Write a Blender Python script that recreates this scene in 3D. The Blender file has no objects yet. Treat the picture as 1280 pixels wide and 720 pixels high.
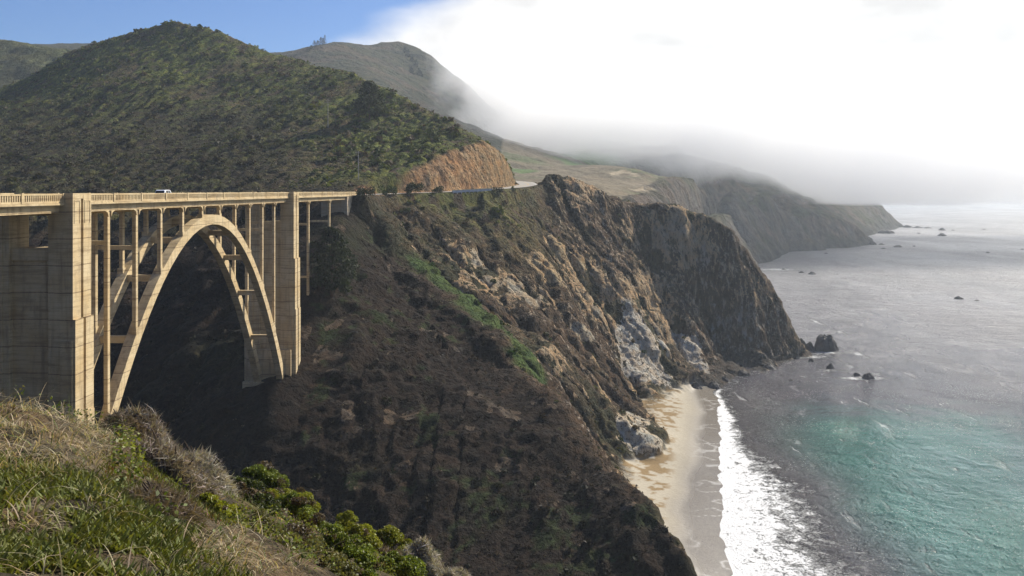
import bpy, math, random
import numpy as np
from mathutils import Vector

# ------------------------------------------------------------------ camera, world, sun, exposure
S = bpy.context.scene
COL = S.collection
F = 1100.0           # focal length in photo pixels (1280 wide)
HZ = 238.0           # photo row of the horizon
CZ = 82.0            # eye height above the sea
cam_d = bpy.data.cameras.new('camera')
cam = bpy.data.objects.new('camera', cam_d)
COL.objects.link(cam)
cam.location = (0, 0, CZ)
cam.rotation_euler = (math.radians(90), 0, 0)
cam_d.sensor_width = 36.0
cam_d.lens = F / 1280 * 36
cam_d.shift_y = -(360 - HZ) / 1280
cam_d.clip_start = 0.1
cam_d.clip_end = 60000
S.camera = cam

SUN_AZ, SUN_EL = 46.0, 37.0     # degrees right of the view direction, above the horizon
a_, e_ = math.radians(SUN_AZ), math.radians(SUN_EL)
sdir = Vector((math.cos(e_) * math.sin(a_), math.cos(e_) * math.cos(a_), math.sin(e_)))
sun_d = bpy.data.lights.new('sun', 'SUN')
sun_d.energy = 5.0
sun_d.angle = math.radians(0.5)
sun_d.color = (1.0, 0.93, 0.80)
sun = bpy.data.objects.new('sun', sun_d)
COL.objects.link(sun)
sun.rotation_euler = sdir.to_track_quat('Z', 'Y').to_euler()

world = bpy.data.worlds.new('World')
S.world = world
world.use_nodes = True
nt = world.node_tree
nt.nodes.clear()
def wn(t, **k):
    n = nt.nodes.new(t)
    for a, b in k.items(): setattr(n, a, b)
    return n
wl = nt.links.new
out = wn('ShaderNodeOutputWorld')
sky = wn('ShaderNodeTexSky', sky_type='NISHITA', sun_disc=False)
sky.sun_elevation = e_; sky.sun_rotation = a_
sky.air_density = 1.0; sky.dust_density = 0.25; sky.ozone_density = 4.0
bg = wn('ShaderNodeBackground'); bg.inputs['Strength'].default_value = 0.066
tint = wn('ShaderNodeMix', data_type='RGBA', blend_type='MULTIPLY'); tint.inputs[0].default_value = 1; tint.inputs[7].default_value = (.66, .84, 1.16, 1)
wl(sky.outputs[0], tint.inputs[6]); wl(tint.outputs[2], bg.inputs[0])
# cloud deck over the sea and the southern hills (clouds are part of the sky)
tc = wn('ShaderNodeTexCoord')
sep = wn('ShaderNodeSeparateXYZ'); wl(tc.outputs['Generated'], sep.inputs[0])
nz = wn('ShaderNodeTexNoise'); nz.inputs['Scale'].default_value = 5.0; nz.inputs['Detail'].default_value = 6
mp = wn('ShaderNodeMapping'); mp.inputs['Scale'].default_value = (1, 1, 2.2)
wl(tc.outputs['Generated'], mp.inputs[0]); wl(mp.outputs[0], nz.inputs['Vector'])
def wm(op, a, b=None, c=None, clamp=False):
    n = wn('ShaderNodeMath', operation=op); n.use_clamp = clamp
    for i, v in enumerate((a, b, c)):
        if v is None: continue
        if isinstance(v, (int, float)): n.inputs[i].default_value = v
        else: wl(v, n.inputs[i])
    return n.outputs[0]
def wmap(v, a, b, c=0, d=1):
    n = wn('ShaderNodeMapRange', interpolation_type='SMOOTHSTEP')
    wl(v, n.inputs[0])
    for i, x in enumerate((a, b, c, d)): n.inputs[i + 1].default_value = x
    return n.outputs[0]
nzv = wm('SUBTRACT', nz.outputs[0], 0.5)
xe = wm('ADD', sep.outputs[0], wm('MULTIPLY', nzv, 0.22))
xe = wm('SUBTRACT', xe, wm('MULTIPLY', wm('MAXIMUM', wm('SUBTRACT', sep.outputs[2], .165), 0), 1.6))
m1 = wmap(xe, -0.21, -0.10)
m2 = wmap(wm('ADD', sep.outputs[2], wm('MULTIPLY', nzv, 0.25)), 0.30, 0.62, 1, 0)
m3 = wmap(sep.outputs[1], -0.5, 0.2)
mask = wm('MULTIPLY', wm('MULTIPLY', m1, m2), m3)
mask = wm('MULTIPLY', mask, wmap(nz.outputs[0], 0.28, 0.42, 0.88, 1.0))
cl = wn('ShaderNodeBackground'); cl.inputs[0].default_value = (1.0, 0.985, 0.97, 1); cl.inputs[1].default_value = .80
cs = wm('MULTIPLY', wmap(sep.outputs[2], -0.01, 0.13, .48, .72), wmap(nz.outputs[0], .38, .60, .74, 1.04)); wl(cs, cl.inputs[1])
mx = wn('ShaderNodeMixShader')
wl(mask, mx.inputs[0]); wl(bg.outputs[0], mx.inputs[1]); wl(cl.outputs[0], mx.inputs[2])
wl(mx.outputs[0], out.inputs[0])

S.view_settings.view_transform = 'Standard'
S.view_settings.look = 'None'
S.view_settings.exposure = 0.62
S.view_settings.gamma = 1.0
S.view_settings.use_curve_mapping = False
S.cycles.max_bounces = 16
S.cycles.diffuse_bounces = 2
S.cycles.glossy_bounces = 2
S.cycles.transmission_bounces = 2
S.cycles.transparent_max_bounces = 4
S.cycles.volume_bounces = 14
S.cycles.use_denoising = True
S.cycles.sample_clamp_indirect = 4.0

# ------------------------------------------------------------------ numpy helpers
rng = np.random.default_rng(7)
random.seed(7)

def P(px, py, Y):
    """photo pixel + depth -> world point"""
    return ((px - 640) * Y / F, Y, CZ - (py - HZ) * Y / F)

def _h(ix, iy, iz, seed):
    n = (ix.astype(np.uint32) * np.uint32(374761393) + iy.astype(np.uint32) * np.uint32(668265263)
         + iz.astype(np.uint32) * np.uint32(2147483647 - 58) + np.uint32(seed * 1013904223 & 0xffffffff))
    n = (n ^ (n >> np.uint32(13))) * np.uint32(1274126177)
    n = (n ^ (n >> np.uint32(15))) * np.uint32(2246822519)
    n ^= n >> np.uint32(16)
    return n.astype(np.float64) / 4294967295.0

def vnoise(x, y, z, seed=0):
    x = np.asarray(x, float); y = np.asarray(y, float) + 0 * x; z = np.asarray(z, float) + 0 * x
    fx, fy, fz = np.floor(x), np.floor(y), np.floor(z)
    tx, ty, tz = x - fx, y - fy, z - fz
    ix, iy, iz = (fx.astype(np.int64) & 0xffffffff), (fy.astype(np.int64) & 0xffffffff), (fz.astype(np.int64) & 0xffffffff)
    q = lambda t: t * t * t * (t * (t * 6 - 15) + 10)
    tx, ty, tz = q(tx), q(ty), q(tz)
    r = 0
    for dx in (0, 1):
        for dy in (0, 1):
            for dz in (0, 1):
                w = (tx if dx else 1 - tx) * (ty if dy else 1 - ty) * (tz if dz else 1 - tz)
                r = r + w * _h((ix + dx), (iy + dy), (iz + dz), seed)
    return r * 2 - 1

def fbm(x, y, z, octv=4, seed=0, gain=.5):
    r, a, s = 0, 1.0, 0
    for o in range(octv):
        k = 2.03 ** o
        r = r + a * vnoise(x * k + 17.3 * o, y * k - 9.1 * o, z * k + 3.7 * o, seed + o); s += a; a *= gain
    return r / s

def ridged(x, y, z, octv=4, seed=0, gain=.5):
    r, a, s = 0, 1.0, 0
    for o in range(octv):
        k = 2.07 ** o
        r = r + a * (1 - 2 * np.abs(vnoise(x * k + 11.7 * o, y * k + 5.1 * o, z * k - 8.3 * o, seed + o))); s += a; a *= gain
    return r / s

def worley(x, y, cell, seed=0):
    """nearest jittered cell point: returns distance (in cells) and a random id per cell"""
    gx, gy = np.floor(x / cell), np.floor(y / cell)
    best = np.full(x.shape, 9.0); bid = np.zeros(x.shape)
    for dx in (-1, 0, 1):
        for dy in (-1, 0, 1):
            cx, cy = gx + dx, gy + dy
            ix, iy = cx.astype(np.int64) & 0xffffffff, cy.astype(np.int64) & 0xffffffff
            z0 = np.zeros_like(ix)
            jx, jy = _h(ix, iy, z0, seed), _h(ix, iy, z0 + 1, seed)
            d = np.hypot(x / cell - cx - jx, y / cell - cy - jy)
            m = d < best
            best = np.where(m, d, best); bid = np.where(m, _h(ix, iy, z0 + 2, seed), bid)
    return best, bid

def sstep(v, a, b):
    t = np.clip((v - a) / (b - a), 0, 1)
    return t * t * (3 - 2 * t)

def dist_poly(x, y, pts):
    """distance in plan to a polyline, and the arc parameter index of the nearest point"""
    best = np.full(x.shape, 1e9); par = np.zeros(x.shape)
    for i in range(len(pts) - 1):
        ax, ay = pts[i][:2]; bx, by = pts[i + 1][:2]
        dx, dy = bx - ax, by - ay
        t = np.clip(((x - ax) * dx + (y - ay) * dy) / (dx * dx + dy * dy + 1e-9), 0, 1)
        d = np.hypot(x - ax - t * dx, y - ay - t * dy)
        m = d < best
        best = np.where(m, d, best); par = np.where(m, i + t, par)
    return best, par

def poly_val(par, vals):
    vals = np.asarray(vals, float)
    return np.interp(par, np.arange(len(vals)), vals)

def in_poly(x, y, pts):
    ins = np.zeros(x.shape, bool)
    n = len(pts); j = n - 1
    for i in range(n):
        xi, yi = pts[i][:2]; xj, yj = pts[j][:2]
        c = ((yi > y) != (yj > y)) & (x < (xj - xi) * (y - yi) / (yj - yi + 1e-12) + xi)
        ins ^= c; j = i
    return ins

class Field:
    """height surface stretched over ridge, gully and shore lines"""
    def __init__(self, lines, x0, x1, y0, y1, h, levels=5, iters=120, blur=1):
        self.x0, self.y0, self.h = x0, y0, h
        Z = None
        for lv in range(levels - 1, -1, -1):
            hh = h * 2 ** lv
            nx, ny = int(math.ceil((x1 - x0) / hh)) + 1, int(math.ceil((y1 - y0) / hh)) + 1
            acc = np.zeros((ny, nx)); cnt = np.zeros((ny, nx))
            for ln in lines:
                for p, q in zip(ln[:-1], ln[1:]):
                    n = max(2, int(math.dist(p[:2], q[:2]) / (hh * .5)) + 1)
                    t = np.linspace(0, 1, n)
                    X = p[0] + (q[0] - p[0]) * t; Y = p[1] + (q[1] - p[1]) * t; V = p[2] + (q[2] - p[2]) * t
                    i = np.round((X - x0) / hh).astype(int); j = np.round((Y - y0) / hh).astype(int)
                    ok = (i >= 0) & (i < nx) & (j >= 0) & (j < ny)
                    np.add.at(acc, (j[ok], i[ok]), V[ok]); np.add.at(cnt, (j[ok], i[ok]), 1)
            fix = cnt > 0
            val = acc / np.maximum(cnt, 1)
            if Z is None: Z = np.full((ny, nx), val[fix].mean())
            else:
                jj = np.minimum(np.arange(ny) / 2, Z.shape[0] - 1); ii = np.minimum(np.arange(nx) / 2, Z.shape[1] - 1)
                Z = self._bil(Z, ii[None, :] + 0 * jj[:, None], jj[:, None] + 0 * ii[None, :])
            Z[fix] = val[fix]
            for k in range(iters if lv else iters // 2):
                E = np.pad(Z, 1, mode='edge')
                A = (E[:-2, 1:-1] + E[2:, 1:-1] + E[1:-1, :-2] + E[1:-1, 2:]) * .25
                Z = np.where(fix, Z, Z + 1.0 * (A - Z))
        for k in range(blur):
            E = np.pad(Z, 1, mode='edge')
            Z = (E[:-2, 1:-1] + E[2:, 1:-1] + E[1:-1, :-2] + E[1:-1, 2:]) * .125 + Z * .5
        self.Z = Z
    @staticmethod
    def _bil(Z, i, j):
        i = np.clip(i, 0, Z.shape[1] - 1.0001); j = np.clip(j, 0, Z.shape[0] - 1.0001)
        a, b = i.astype(int), j.astype(int); u, v = i - a, j - b
        a1, b1 = np.minimum(a + 1, Z.shape[1] - 1), np.minimum(b + 1, Z.shape[0] - 1)
        return (Z[b, a] * (1 - u) + Z[b, a1] * u) * (1 - v) + (Z[b1, a] * (1 - u) + Z[b1, a1] * u) * v
    def __call__(self, x, y):
        return self._bil(self.Z, (np.asarray(x, float) - self.x0) / self.h, (np.asarray(y, float) - self.y0) / self.h)
    def hit(self, px, py, y0, y1, step=.5):
        """where the sight line through a photo pixel meets this surface"""
        Y = np.arange(y0, y1, step)
        X = (px - 640) * Y / F; z = CZ - (py - HZ) * Y / F
        d = z - self(X, Y)
        k = np.where((d[:-1] > 0) & (d[1:] <= 0))[0]
        if len(k) == 0: return None
        k = k[0]; return (X[k], Y[k], z[k])

def link(name, me, parent=None, mat=None):
    o = bpy.data.objects.new(name, me); COL.objects.link(o)
    if parent: o.parent = parent
    if mat: me.materials.append(mat)
    return o

def np_mesh(name, V, Q, T=None, col=None, attrs=None, smooth=False):
    """mesh from arrays: V (n,3), Q quads (m,4), T triangles (k,3)"""
    me = bpy.data.meshes.new(name)
    V = np.ascontiguousarray(V, np.float32)
    nq = 0 if Q is None else len(Q); ntri = 0 if T is None else len(T)
    loops = np.concatenate([np.asarray(Q, np.int32).ravel() if nq else np.zeros(0, np.int32),
                            np.asarray(T, np.int32).ravel() if ntri else np.zeros(0, np.int32)]).astype(np.int32)
    me.vertices.add(len(V)); me.vertices.foreach_set('co', V.ravel())
    me.loops.add(len(loops)); me.loops.foreach_set('vertex_index', loops)
    me.polygons.add(nq + ntri)
    st = np.concatenate([np.arange(nq) * 4, nq * 4 + np.arange(ntri) * 3]).astype(np.int32)
    me.polygons.foreach_set('loop_start', st)
    if smooth: me.polygons.foreach_set('use_smooth', np.ones(nq + ntri, bool))
    me.update(calc_edges=True)
    if col is not None:
        at = me.attributes.new('col', 'FLOAT_COLOR', 'POINT')
        c = np.ones((len(V), 4), np.float32); c[:, :3] = col
        at.data.foreach_set('color', c.ravel())
    for k, v in (attrs or {}).items():
        if np.ndim(v) == 2 and np.shape(v)[1] == 3:
            at = me.attributes.new(k, 'FLOAT_COLOR', 'POINT'); c = np.ones((len(V), 4), np.float32); c[:, :3] = v
            at.data.foreach_set('color', c.ravel()); continue
        at = me.attributes.new(k, 'FLOAT', 'POINT'); at.data.foreach_set('value', np.ascontiguousarray(v, np.float32).ravel())
    return me

def grid_faces(nx, ny):
    i, j = np.meshgrid(np.arange(nx - 1), np.arange(ny - 1))
    a = (j * nx + i).ravel()
    return np.stack([a, a + 1, a + 1 + nx, a + nx], 1)

def tag(o, label=None, cat=None, group=None, kind=None):
    if label: o['label'] = label
    if cat: o['category'] = cat
    if group: o['group'] = group
    if kind: o['kind'] = kind
    return o

def empty(name, loc, rz=0, **k):
    o = bpy.data.objects.new(name, None); COL.objects.link(o)
    o.location = loc; o.rotation_euler = (0, 0, rz); o.empty_display_size = .3
    return tag(o, **k)

class MB:
    """collects boxes and bars into one mesh"""
    def __init__(self): self.v = []; self.f = []
    def box(self, x0, x1, y0, y1, z0, z1):
        n = len(self.v)
        self.v += [(x, y, z) for z in (z0, z1) for y in (y0, y1) for x in (x0, x1)]
        self.f += [tuple(n + i for i in q) for q in ((0, 2, 3, 1), (4, 5, 7, 6), (0, 1, 5, 4), (2, 6, 7, 3), (0, 4, 6, 2), (1, 3, 7, 5))]
        return self
    def prism(self, prof, fn, a, b):
        """profile of (p,q) pairs extruded from a to b; fn(p,q,t) -> xyz"""
        n = len(self.v); k = len(prof)
        self.v += [fn(p, q, a) for p, q in prof] + [fn(p, q, b) for p, q in prof]
        self.f += [tuple(range(n, n + k)), tuple(range(n + 2 * k - 1, n + k - 1, -1))]
        for i in range(k):
            j = (i + 1) % k
            self.f.append((n + i, n + k + i, n + k + j, n + j))
        return self
    def tube(self, pts, radii, seg=7):
        n = len(self.v); pts = [Vector(p) for p in pts]
        for i, p in enumerate(pts):
            d = (pts[min(i + 1, len(pts) - 1)] - pts[max(i - 1, 0)]).normalized()
            u = d.orthogonal().normalized(); w = d.cross(u)
            for k in range(seg):
                t = 2 * math.pi * k / seg
                self.v.append(tuple(p + (u * math.cos(t) + w * math.sin(t)) * radii[i]))
        for i in range(len(pts) - 1):
            for k in range(seg):
                a = n + i * seg + k; b = n + i * seg + (k + 1) % seg
                self.f.append((a, b, b + seg, a + seg))
        self.f.append(tuple(range(n, n + seg))[::-1]); e = n + (len(pts) - 1) * seg
        self.f.append(tuple(range(e, e + seg)))
        return self
    def build(self, name, mat, parent=None, smooth=False):
        me = bpy.data.meshes.new(name); me.from_pydata(self.v, [], self.f)
        import bmesh
        bm = bmesh.new(); bm.from_mesh(me); bmesh.ops.recalc_face_normals(bm, faces=bm.faces); bm.to_mesh(me); bm.free()
        if smooth: me.polygons.foreach_set('use_smooth', np.ones(len(me.polygons), bool))
        return link(name, me, parent, mat)

# ------------------------------------------------------------------ materials
class NT:
    def __init__(self, name):
        self.m = bpy.data.materials.new(name); self.m.use_nodes = True
        self.t = self.m.node_tree; self.t.nodes.clear()
        self.out = self.t.nodes.new('ShaderNodeOutputMaterial')
        self.tc = self.t.nodes.new('ShaderNodeTexCoord')
    def n(self, typ, **k):
        x = self.t.nodes.new(typ)
        for a, b in k.items(): setattr(x, a, b)
        return x
    def l(self, a, b): self.t.links.new(a, b)
    def put(self, sock, v):
        if v is None: return
        if isinstance(v, bpy.types.NodeSocket): self.l(v, sock)
        elif isinstance(v, (int, float)): sock.default_value = v
        else: sock.default_value = tuple(v) + ((1,) if len(v) == 3 and len(sock.default_value) == 4 else ())
    def math(self, op, a, b=None, clamp=False):
        x = self.n('ShaderNodeMath', operation=op); x.use_clamp = clamp
        self.put(x.inputs[0], a); self.put(x.inputs[1], b); return x.outputs[0]
    def noise(self, scale, detail=4, rough=.55, vec=None, stretch=None, dist=0):
        x = self.n('ShaderNodeTexNoise'); x.inputs['Scale'].default_value = scale
        x.inputs['Detail'].default_value = detail; x.inputs['Roughness'].default_value = rough; x.inputs['Distortion'].default_value = dist
        v = vec or self.tc.outputs['Object']
        if stretch:
            mpn = self.n('ShaderNodeMapping'); mpn.inputs['Scale'].default_value = stretch; self.l(v, mpn.inputs[0]); v = mpn.outputs[0]
        self.l(v, x.inputs['Vector']); return x.outputs[0]
    def voronoi(self, scale, feature='F1'):
        x = self.n('ShaderNodeTexVoronoi', feature=feature); x.inputs['Scale'].default_value = scale
        self.l(self.tc.outputs['Object'], x.inputs['Vector']); return x
    def attr(self, name, fac=False):
        x = self.n('ShaderNodeAttribute'); x.attribute_name = name
        return x.outputs['Fac'] if fac else x.outputs['Color']
    def map(self, v, a, b, c=0, d=1):
        x = self.n('ShaderNodeMapRange'); x.clamp = True
        self.put(x.inputs[0], v)
        for i, k in enumerate((a, b, c, d)): x.inputs[i + 1].default_value = k
        return x.outputs[0]
    def mix(self, fac, a, b, mode='MIX'):
        x = self.n('ShaderNodeMix', data_type='RGBA', blend_type=mode)
        self.put(x.inputs[0], fac); self.put(x.inputs[6], a); self.put(x.inputs[7], b); return x.outputs[2]
    def bump(self, h, strength, dist, base=None):
        x = self.n('ShaderNodeBump'); x.inputs['Strength'].default_value = strength; x.inputs['Distance'].default_value = dist
        self.l(h, x.inputs['Height'])
        if base: self.l(base, x.inputs['Normal'])
        return x.outputs[0]
    def bsdf(self, color, rough=.9, normal=None, spec=.2, **k):
        b = self.n('ShaderNodeBsdfPrincipled')
        self.put(b.inputs['Base Color'], color); self.put(b.inputs['Roughness'], rough)
        put_ = self.put; put_(b.inputs['Specular IOR Level'], spec)
        if normal: self.l(normal, b.inputs['Normal'])
        for a, v in k.items(): self.put(b.inputs[a.replace('_', ' ')], v)
        return b
    def done(self, sh): self.l(sh.outputs[0] if hasattr(sh, 'outputs') else sh, self.out.inputs[0]); return self.m

def mat_land(name, s=1.0, bump=1.0, contrast=.55):
    m = NT(name)
    c = m.attr('col'); sm = m.attr('smooth', True); rk = m.attr('rock', True); rc = m.attr('rcol')
    n1 = m.noise(1.1 * s, 6, .65); n2 = m.noise(.28 * s, 5, .6); n3 = m.noise(4.5 * s, 3, .6)
    st = m.noise(.75 * s, 5, .62, stretch=(1, 1, .22), dist=.5)
    vo = m.voronoi(.5 * s); vo.inputs['Randomness'].default_value = 1
    f = m.math('ADD', m.math('MULTIPLY', n1, .5), m.math('MULTIPLY', n3, .5))
    rough_c = m.math('SUBTRACT', 1, sm)
    g = m.map(f, .32, .68, 1 - contrast, 1 + contrast)
    g = m.math('MULTIPLY', g, m.map(st, .35, .66, .62, 1.42))
    shrub = m.math('MULTIPLY', m.map(vo.outputs['Distance'], .5, .3), m.map(n2, .42, .58))
    g = m.math('MULTIPLY', g, m.map(shrub, 0, 1, 1.06, .62))
    g = m.math('ADD', m.math('MULTIPLY', g, rough_c), m.math('MULTIPLY', m.map(n1, .3, .7, .88, 1.12), sm))
    c = m.mix(1, c, m.mix(1, (1, 1, 1), g, 'MULTIPLY'), 'MULTIPLY')
    rn = m.math('ADD', m.math('MULTIPLY', st, .65), m.math('MULTIPLY', n1, .35))
    rm = m.map(m.math('ADD', rk, m.math('MULTIPLY', m.math('SUBTRACT', rn, .5), 2.0)), .45, .57)
    rm = m.math('MULTIPLY', rm, m.map(rk, .05, .2))
    rv = m.math('MULTIPLY', m.map(st, .3, .7, .55, 1.45), m.map(n3, .3, .7, .75, 1.25))
    c = m.mix(rm, c, m.mix(1, rc, m.mix(1, (1, 1, 1), rv, 'MULTIPLY'), 'MULTIPLY'))
    hue = m.mix(m.map(n2, .35, .65), (1.14, 1.0, .84), (.9, 1.0, 1.1))
    c = m.mix(rough_c, c, m.mix(1, c, hue, 'MULTIPLY'))
    h = m.math('ADD', m.math('ADD', m.math('MULTIPLY', n1, .9), m.math('MULTIPLY', st, 1.5)), m.math('MULTIPLY', n3, .35))
    h = m.math('ADD', m.math('MULTIPLY', m.math('ADD', h, m.math('MULTIPLY', shrub, .5)), rough_c), m.math('MULTIPLY', n1, m.math('MULTIPLY', sm, .1)))
    nb = m.bump(h, bump, 1.3 / s)
    wet = m.attr('wet', True)
    rough = m.map(wet, 0, 1, .95, .22)
    return m.done(m.bsdf(c, rough, nb, m.map(wet, 0, 1, .12, .5)))

def mat_leaf(name, trans=.3, rough=.6):
    m = NT(name)
    c = m.attr('col')
    b = m.bsdf(c, rough, None, .25)
    t = m.n('ShaderNodeBsdfTranslucent'); m.put(t.inputs[0], m.mix(1, c, (1.25, 1.2, .6), 'MULTIPLY'))
    x = m.n('ShaderNodeMixShader'); x.inputs[0].default_value = trans
    m.l(b.outputs[0], x.inputs[1]); m.l(t.outputs[0], x.inputs[2])
    return m.done(x)

def mat_flat(name, col, rough=.7, spec=.3, var=.25, scale=1.5, metal=0):
    m = NT(name)
    n = m.noise(scale, 5)
    g = m.map(n, .3, .7, 1 - var, 1 + var)
    c = m.mix(1, col, m.mix(1, (1, 1, 1), g, 'MULTIPLY'), 'MULTIPLY')
    return m.done(m.bsdf(c, rough, m.bump(n, .15, .1), spec, Metallic=metal))

def mat_concrete(name, base=(.55, .44, .26)):
    m = NT(name)
    big = m.noise(.22, 6, .6); streak = m.noise(1.0, 5, .65, stretch=(1.4, 1.4, .12)); fine = m.noise(6, 4, .6)
    c = m.mix(m.map(big, .35, .68), base, tuple(b * k for b, k in zip(base, (.86, .76, .60))))
    c = m.mix(m.map(streak, .50, .70, 0, .72), c, (.23, .16, .085))
    blot = m.noise(.55, 6, .7, dist=.8); c = m.mix(m.map(blot, .56, .68, 0, .5), c, (.16, .115, .075))
    c = m.mix(m.map(fine, .3, .7, 0, .22), c, (.62, .55, .43))
    band = m.noise(1.0, 4, .7, stretch=(.16, .16, 1.5)); c = m.mix(m.map(band, .50, .66, 0, .6), c, (.24, .17, .095))
    sp = m.n('ShaderNodeSeparateXYZ'); m.l(m.tc.outputs['Object'], sp.inputs[0])
    z = m.math('ADD', sp.outputs[2], m.math('MULTIPLY', big, .25))
    fr = m.math('FRACT', m.math('MULTIPLY', z, 1 / 3.6))
    lift = m.math('LESS_THAN', fr, .035)
    fr2 = m.math('FRACT', m.math('MULTIPLY', z, 1 / .6))
    board = m.math('LESS_THAN', fr2, .10)
    c = m.mix(m.math('MULTIPLY', lift, m.map(streak, .3, .55, .3, .85)), c, (.15, .10, .06))
    c = m.mix(m.math('MULTIPLY', board, m.map(fine, .35, .6, .05, .45)), c, (.22, .165, .10))
    nb = m.bump(m.math('SUBTRACT', m.math('ADD', fine, streak), m.math('MULTIPLY', lift, 1.2)), .35, .06)
    return m.done(m.bsdf(c, .88, nb, .2))

M = {}
M['land'] = mat_land('scrub_and_rock', 1.0, .9, .62)
M['farland'] = mat_land('far_scrub_and_rock', .16, .7, .45)
M['fore'] = mat_land('foreground_soil', 3.5, .8, .5)
M['leaf'] = mat_leaf('scrub_leaf', .22, .75)
M['fleaf'] = mat_leaf('bush_leaf', .36, .5)
M['grass'] = mat_leaf('dry_grass_blade', .3, .6)
M['ice'] = mat_leaf('succulent_leaf', .35, .6)
M['concrete'] = mat_concrete('board_marked_concrete')
M['stone'] = mat_concrete('abutment_concrete', (.36, .32, .26))
M['asphalt'] = mat_flat('asphalt', (.16, .15, .14), .9, .2, .25, .8)
M['road_pale'] = mat_flat('sun_bleached_road', (.34, .31, .27), .9, .2, .15, .8)
M['white_paint'] = mat_flat('white_road_paint', (.75, .74, .7), .8, .2, .1, 3)
M['yellow_paint'] = mat_flat('yellow_road_paint', (.6, .4, .06), .8, .2, .1, 3)
M['wood'] = mat_flat('weathered_pole_wood', (.33, .30, .26), .9, .15, .3, 3)
M['bark'] = mat_flat('bark', (.10, .075, .055), .95, .1, .35, 3)
M['twig'] = mat_flat('grey_twig', (.22, .185, .16), .95, .1, .3, 5)
M['car_white'] = mat_flat('white_car_paint', (.82, .83, .85), .25, .5, .04, 3)
M['glass'] = mat_flat('dark_car_glass', (.015, .017, .022), .08, .5, .1, 3)
M['tyre'] = mat_flat('tyre_rubber', (.02, .02, .02), .8, .2, .2, 6)
M['rim'] = mat_flat('alloy_rim', (.5, .5, .52), .35, .5, .1, 6, .8)
M['lamp_red'] = mat_flat('red_lamp_glass', (.4, .02, .02), .2, .5, .1, 6)
M['lamp_clear'] = mat_flat('clear_lamp_glass', (.7, .7, .7), .15, .5, .1, 6)
M['steel'] = mat_flat('grey_steel', (.42, .43, .45), .5, .5, .2, 3, .3)
M['searock'] = mat_flat('wet_sea_rock', (.055, .048, .045), .75, .35, .5, .4)
M['insul'] = mat_flat('insulator', (.3, .22, .18), .4, .4, .1, 3)

# ------------------------------------------------------------------ the terrain lines
SHORE = [(141, 437, 0), (120, 415, 0), (110, 396, 0), (98, 388, 0), (90, 372, 0), (83, 356, 0), (77, 320, 0), (67, 280, 0), (59, 242, 0), (53.5, 219, 0), (48.5, 200, 0), (47, 187, 0), (46, 165, 0), (46, 140, 0), (52, 118, 0), (62, 95, 0), (72, 60, 0)]
CREEK = [(-420, 350, 40), (-260, 270, 25), (-150, 228, 15), (-90, 204, 10), (-60, 190, 8), (-41, 182, 7), (-8, 164, 5), (20, 147, 2.2), (46, 140, 0)]
ROAD = [(-55.2, 296, 80.3), (-52.5, 312, 80.4), (-44, 328, 80.8), (-28, 342, 81.3), (-10, 360, 82.3), (2, 380, 83.4), (8, 402, 84.6), (6, 430, 86), (-12, 470, 88)]
CREST_A = [P(455, 256, 303), P(478, 272, 300), P(500, 312, 292), P(520, 340, 285), P(560, 375, 271), P(600, 412, 258), P(650, 464, 240), P(700, 517, 222), P(735, 561, 210), P(770, 594, 198), P(800, 620, 189), P(830, 638, 182), P(852, 652, 177), P(861, 672, 174)]
GULLY_AB = [P(535, 284, 314), P(608, 376, 296), P(693, 455, 269), P(735, 524, 258), P(765, 575, 253)]
CREST_B = [P(600, 252, 340), P(660, 300, 335), P(700, 358, 325), P(740, 438, 310), P(775, 498, 292), P(800, 530, 280), P(825, 566, 264)]
GULLY_B2 = [P(690, 262, 378), P(730, 345, 363), P(765, 420, 350), P(800, 496, 334)]
CREST_B2 = [P(672, 222, 398), P(688, 214, 400), P(702, 220, 400), P(735, 285, 388), P(770, 345, 375), P(805, 410, 362), P(828, 460, 352), P(840, 492, 344)]
GULLY_C = [P(783, 253, 425), P(803, 320, 412), P(832, 400, 397), P(862, 476, 380)]
CREST_C = [P(850, 256, 430), P(858, 345, 414), P(882, 425, 399), P(905, 470, 390)]
CREST_H = [P(885, 259, 432), P(912, 277, 433), P(935, 306, 434), P(960, 346, 436), P(985, 400, 437), P(996, 438, 438), (148, 441, -1.5)]
TOE = [(25, 150, 2.2), (34, 165, 2.4), (36, 174, 2.6), (35, 184, 2.8), (33, 198, 3), (31, 215, 3.1), (29.5, 240, 3.3), P(765, 577, 253), P(800, 580, 259), P(828, 574, 261), P(838, 552, 277), P(800, 506, 322), P(815, 502, 328), P(842, 497, 338), P(868, 486, 360), (88, 372, .8)]
CUT_LO = [P(462, 245, 318), P(510, 244, 334), P(560, 243, 347), P(610, 241, 366), P(640, 238, 384), P(652, 234, 398)]
CUT_HI = [P(468, 232, 322), P(510, 218, 342), P(545, 200, 357), P(575, 184, 370), P(602, 174, 381), P(625, 188, 392), P(642, 212, 400), P(654, 232, 404)]
HILL = [P(602, 174, 381), P(560, 152, 410), P(500, 120, 460), P(450, 98, 500), P(400, 80, 540), P(340, 66, 570), P(280, 44, 590), P(215, 27, 600), P(170, 40, 605), P(130, 56, 610), P(95, 68, 605), P(40, 100, 585), P(0, 126, 560), P(-80, 165, 520)]
SPUR = [P(215, 92, 545), P(150, 130, 500), P(100, 156, 470), P(50, 186, 435), P(0, 213, 400), P(-60, 240, 370)]
CONTOUR = [P(-120, 236, 330), P(0, 238, 345), P(100, 241, 345), P(200, 242, 342), P(300, 242, 336), P(380, 242, 322), P(430, 242, 312)]
UNDER = [(-64, 40, 80), (-63, 78, 76), (-62, 92, 60), (-62, 112, 42), (-61, 124, 31), (-60, 155, 14), (-60, 178, 9), (-60, 190, 8), (-59, 205, 22), (-58, 215, 33), (-57.5, 228, 39), (-57, 245, 54), (-56, 268, 65), (-55, 292, 76)]
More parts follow.
